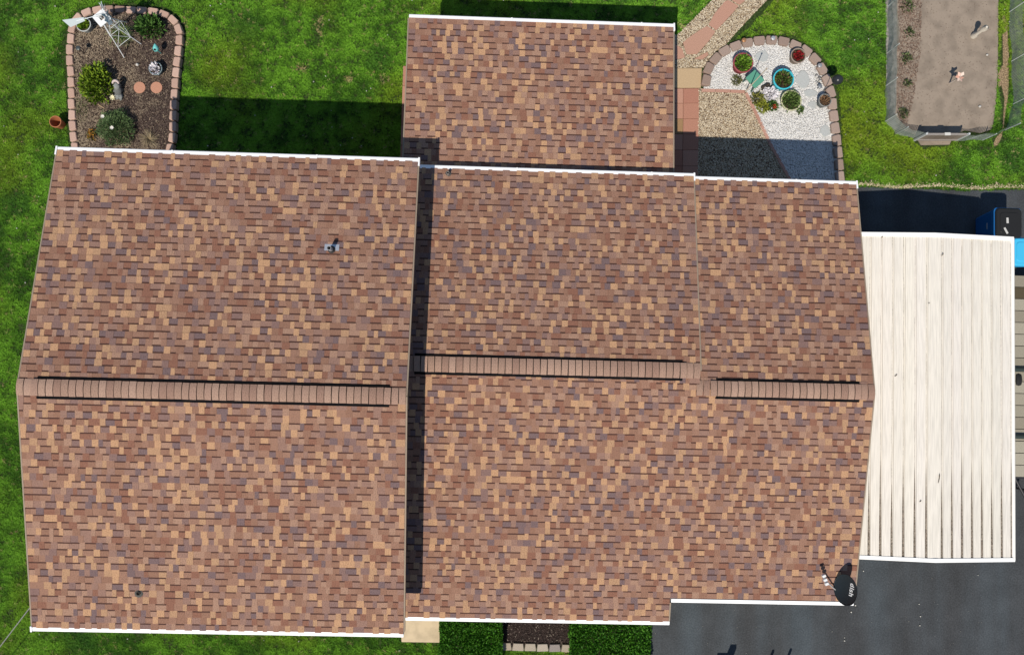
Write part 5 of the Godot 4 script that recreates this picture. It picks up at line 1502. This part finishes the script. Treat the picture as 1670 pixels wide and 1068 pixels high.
	o = thing("shadow_caster_post", "unseen square wooden post added off frame to cast one wide shadow", "post", Vector3(6.123, 0.000, 7.776))  # guessed post with an arm, added out of view for its shadow
	q2 = MB.new(); q2.col = wood
	q2.box(Vector3(0, 0.49, 0), Vector3(0.15, 0.98, 0.11))
	part(o, "shaft", q2, M_stone)
	q2 = MB.new(); q2.col = wood
	q2.box(Vector3(-0.2, 0.66, 0), Vector3(0.26, 0.06, 0.06))
	part(o, "arm", q2, M_stone)
func east_on(n: Vector3) -> Vector3:
	return (Vector3.RIGHT - n * n.dot(Vector3.RIGHT)).normalized()
func west_on(n: Vector3) -> Vector3:
	return -east_on(n)
func bin_cart(label: String, top: Vector3, wx: float, wz: float, h: float, body: Color, lid: Color, stickers: bool) -> void:
	var o := thing("wheeled_bin", label, "bin", Vector3(top.x, 0, top.z), "wheeled bins by the carport")
	var rr := func(x: float, z: float, r: float) -> Array:
		var a := []
		for c in [[1, 1], [-1, 1], [-1, -1], [1, -1]]:
			for k in 4:
				var t: float = (k / 3.0) * PI * 0.5 + [0.0, PI * 0.5, PI, PI * 1.5][[[1, 1], [-1, 1], [-1, -1], [1, -1]].find(c)]
				a.append(Vector2(c[0] * (x - r) + cos(t) * r, c[1] * (z - r) + sin(t) * r))
		return a
	var lo: Array = rr.call(wx * 0.39, wz * 0.38, 0.06)
	var hi: Array = rr.call(wx * 0.485, wz * 0.485, 0.07)
	var m := MB.new(); m.col = body
	for i in lo.size():
		var j := (i + 1) % lo.size()
		m.face([Vector3(lo[i].x, 0.05, lo[i].y), Vector3(lo[j].x, 0.05, lo[j].y), Vector3(hi[j].x, h - 0.04, hi[j].y), Vector3(hi[i].x, h - 0.04, hi[i].y)], Vector3(lo[i].x + lo[j].x, 0, lo[i].y + lo[j].y))
	var rim: Array = rr.call(wx * 0.5, wz * 0.5, 0.08)
	m.slab(pv(rim), h - 0.075, h - 0.035, 0.01)
	part(o, "body", m, M_paint)
	m = MB.new(); m.col = lid
	m.slab(pv(rr.call(wx * 0.475, wz * 0.475, 0.10)), h - 0.035, h + 0.03, 0.03)
	m.slab(pv(rr.call(wx * 0.36, wz * 0.34, 0.08)), h + 0.03, h + 0.045, 0.02)
	var ld := part(o, "lid", m, M_paint)
	if stickers:
		m = MB.new(); m.col = Color(0.62, 0.62, 0.6)
		m.box(Vector3(-0.06, h + 0.048, -0.06), Vector3(0.055, 0.004, 0.14), Basis(Vector3.UP, 0.04))
		m.box(Vector3(-0.10, h + 0.048, 0.2), Vector3(0.05, 0.004, 0.17), Basis(Vector3.UP, 0.5))
		part(ld, "label_sticker", m, M_plain)
	m = MB.new(); m.col = Color(0.45, 0.47, 0.48)
	m.box(Vector3(-wx * 0.455, h * 0.62, 0.02), Vector3(0.015, 0.02, 0.16))
	part(o, "grip", m, M_paint)
	for s in [-1.0, 1.0]:
		var w := MB.new(); w.col = Color(0.02, 0.02, 0.02)
		w.lathe([Vector2(0, -0.03), Vector2(0.11, -0.03), Vector2(0.125, 0), Vector2(0.11, 0.03), Vector2(0, 0.03)], Vector3(s * wx * 0.40, 0.125, wz * 0.36), 16, Basis(Vector3(0, 0, 1), PI * 0.5))
		part(o, "wheel", w, M_plain)

# ---------------------------------------------------------------- lawn
func build_grass() -> void:
	var m := MB.new()
	m.col = Color(1, 1, 1)
	var r2 := RandomNumberGenerator.new(); r2.seed = 99
	for i in 8:
		var a := TAU * (i + r2.randf()) / 8.0
		var d := Vector3(cos(a), 0, sin(a))
		var s := Vector3(-d.z, 0, d.x)
		var root := Vector3(r2.randf_range(-0.02, 0.02), 0, r2.randf_range(-0.02, 0.02))
		var g := (d * r2.randf_range(0.5, 1.0) + Vector3.UP * r2.randf_range(0.7, 1.2)).normalized()
		var ln := r2.randf_range(0.035, 0.06)
		var up := s.cross(g).normalized()
		if up.y < 0: up = -up
		var mid := root + g * ln * 0.6
		var tip := mid + (g + d * 0.7 - Vector3.UP * 0.4).normalized() * ln * 0.6
		var w := s * 0.0042
		m.tri(root - w, root + w, mid + w, up, up, up); m.tri(root - w, mid + w, mid - w, up, up, up)
		m.tri(mid - w, mid + w, tip, up, up, up)
	var mesh := m.done()
	var house := [pv([Vector2(LX0 + 0.28, LZN + 0.4), Vector2(LX1, LZN + 0.4), Vector2(LX1, LZS - 0.4), Vector2(LX0 + 0.28, LZS - 0.4)]), pv([Vector2(BX0 + 0.1, BZN + 0.3), Vector2(BX1 - 0.1, BZN + 0.3), Vector2(BX1 - 0.1, 0), Vector2(BX0 + 0.1, 0)]), pv([Vector2(LX1, MZN + 0.4), Vector2(RX1 - 0.3, MZN + 0.4), Vector2(RX1 - 0.3, 5.0), Vector2(LX1, 5.0)]), drive_poly]
	var skip := house + no_grass
	var lo := FastNoiseLite.new(); lo.seed = 12; lo.frequency = 0.45; lo.fractal_octaves = 3
	var hi := FastNoiseLite.new(); hi.seed = 13; hi.frequency = 2.2; hi.fractal_octaves = 3
	var yl := FastNoiseLite.new(); yl.seed = 14; yl.frequency = 0.28; yl.fractal_octaves = 2
	var bare := [[Vector2(-4.772, -8.537), 0.16, 0.55], [Vector2(-5.181, -7.510), 0.3, 0.14], [Vector2(-3.051, -7.292), 0.22, 0.14], [Vector2(-3.961, -7.260), 0.16, 0.1], [Vector2(-8.260, -8.247), 0.10, 0.6], [Vector2(4.999, -9.025), 0.28, 0.2]]
	var lush := [[Vector2(-3.197, -7.841), 0.36], [Vector2(-6.765, -8.546), 0.4], [Vector2(8.117, -9.473), 0.3], [Vector2(9.525, -8.974), 0.26], [Vector2(9.363, -8.303), 0.3], [Vector2(-12.471, -7.448), 0.4], [Vector2(-12.353, -3.769), 0.35], [Vector2(13.752, -5.687), 0.35], [Vector2(10.612, -5.587), 0.3], [Vector2(-10.169, 7.346), 0.35]]
	var xf := []; var cl := []
	var dens := 1050.0
	# lawn seen by the camera, with a margin: west strip, north-west, north-east, south strip
	for rc in [Rect2(-15.5, -12.0, 15.9, 8.6), Rect2(-15.5, -3.4, 7.0, 13.4), Rect2(-8.6, 5.0, 12.4, 5.0), Rect2(0.4, -12.0, 15.6, 7.5)]:
		var n := int(rc.get_area() * dens)
		for i in n:
			var p := Vector2(rng.randf_range(rc.position.x, rc.end.x), rng.randf_range(rc.position.y, rc.end.y))
			var h := hi.get_noise_2d(p.x, p.y)
			if rng.randf() < -h * 1.1 - 0.05: continue
			if inside(p, skip): continue
			var br := 0.0
			for b in bare:
				var e: Vector2 = (p - b[0]) / Vector2(b[1], b[2])
				br = maxf(br, 1.0 - e.length() + 0.5 * h)
			if br > 0.25 and rng.randf() < 0.6: continue
			var sc := rng.randf_range(0.7, 1.25) * (1.0 + 0.35 * h)
			xf.append(Transform3D(Basis(Vector3.UP, rng.randf() * TAU).scaled(Vector3(sc * 1.1, sc, sc * 1.1)), Vector3(p.x, 0, p.y)))
			var t := 0.5 + 0.75 * lo.get_noise_2d(p.x, p.y) + 0.85 * h + rng.randf_range(-0.4, 0.4)
			var c := mixc(Color(0.034, 0.105, 0.008), Color(0.14, 0.33, 0.022), t)
			for b in lush:
				var e2: Vector2 = (p - b[0]) / b[1]
				if e2.length() < 1.0 + 0.5 * h: c = mixc(c, Color(0.03, 0.10, 0.012), 0.6)
			var y := yl.get_noise_2d(p.x, p.y) + (0.30 if p.x > 6.0 else 0.0) + rng.randf_range(-0.15, 0.15)
			c = mixc(c, Color(0.21, 0.27, 0.012), y * 0.65)
			if rng.randf() < 0.02 + maxf(br, 0.0): c = mixc(Color(0.26, 0.22, 0.08), Color(0.40, 0.34, 0.16), rng.randf())
			cl.append(c)
	scatter("lawn_grass", "mown green lawn grass round the house", "grass", mesh, M_leaf, xf, cl)
	print("tufts ", xf.size())
	# clover heads
	var b := MB.new(); b.lump(Vector3.ZERO, Vector3(1, 0.8, 1), 2, 0.2, 4, 6)
	var xs := []; var cs := []
	for i in 420:
		var p := Vector2(rng.randf_range(-14.0, 15.0), rng.randf_range(-11.0, 8.5))
		if inside(p, skip): continue
		xs.append(Transform3D(Basis.IDENTITY.scaled(Vector3.ONE * rng.randf_range(0.010, 0.02)), Vector3(p.x, 0.055, p.y))); cs.append(Color(0.62, 0.63, 0.55))
	scatter("clover_flowers", "tiny white clover heads dotted through the lawn", "flowers", b.done(), M_plain, xs, cs)
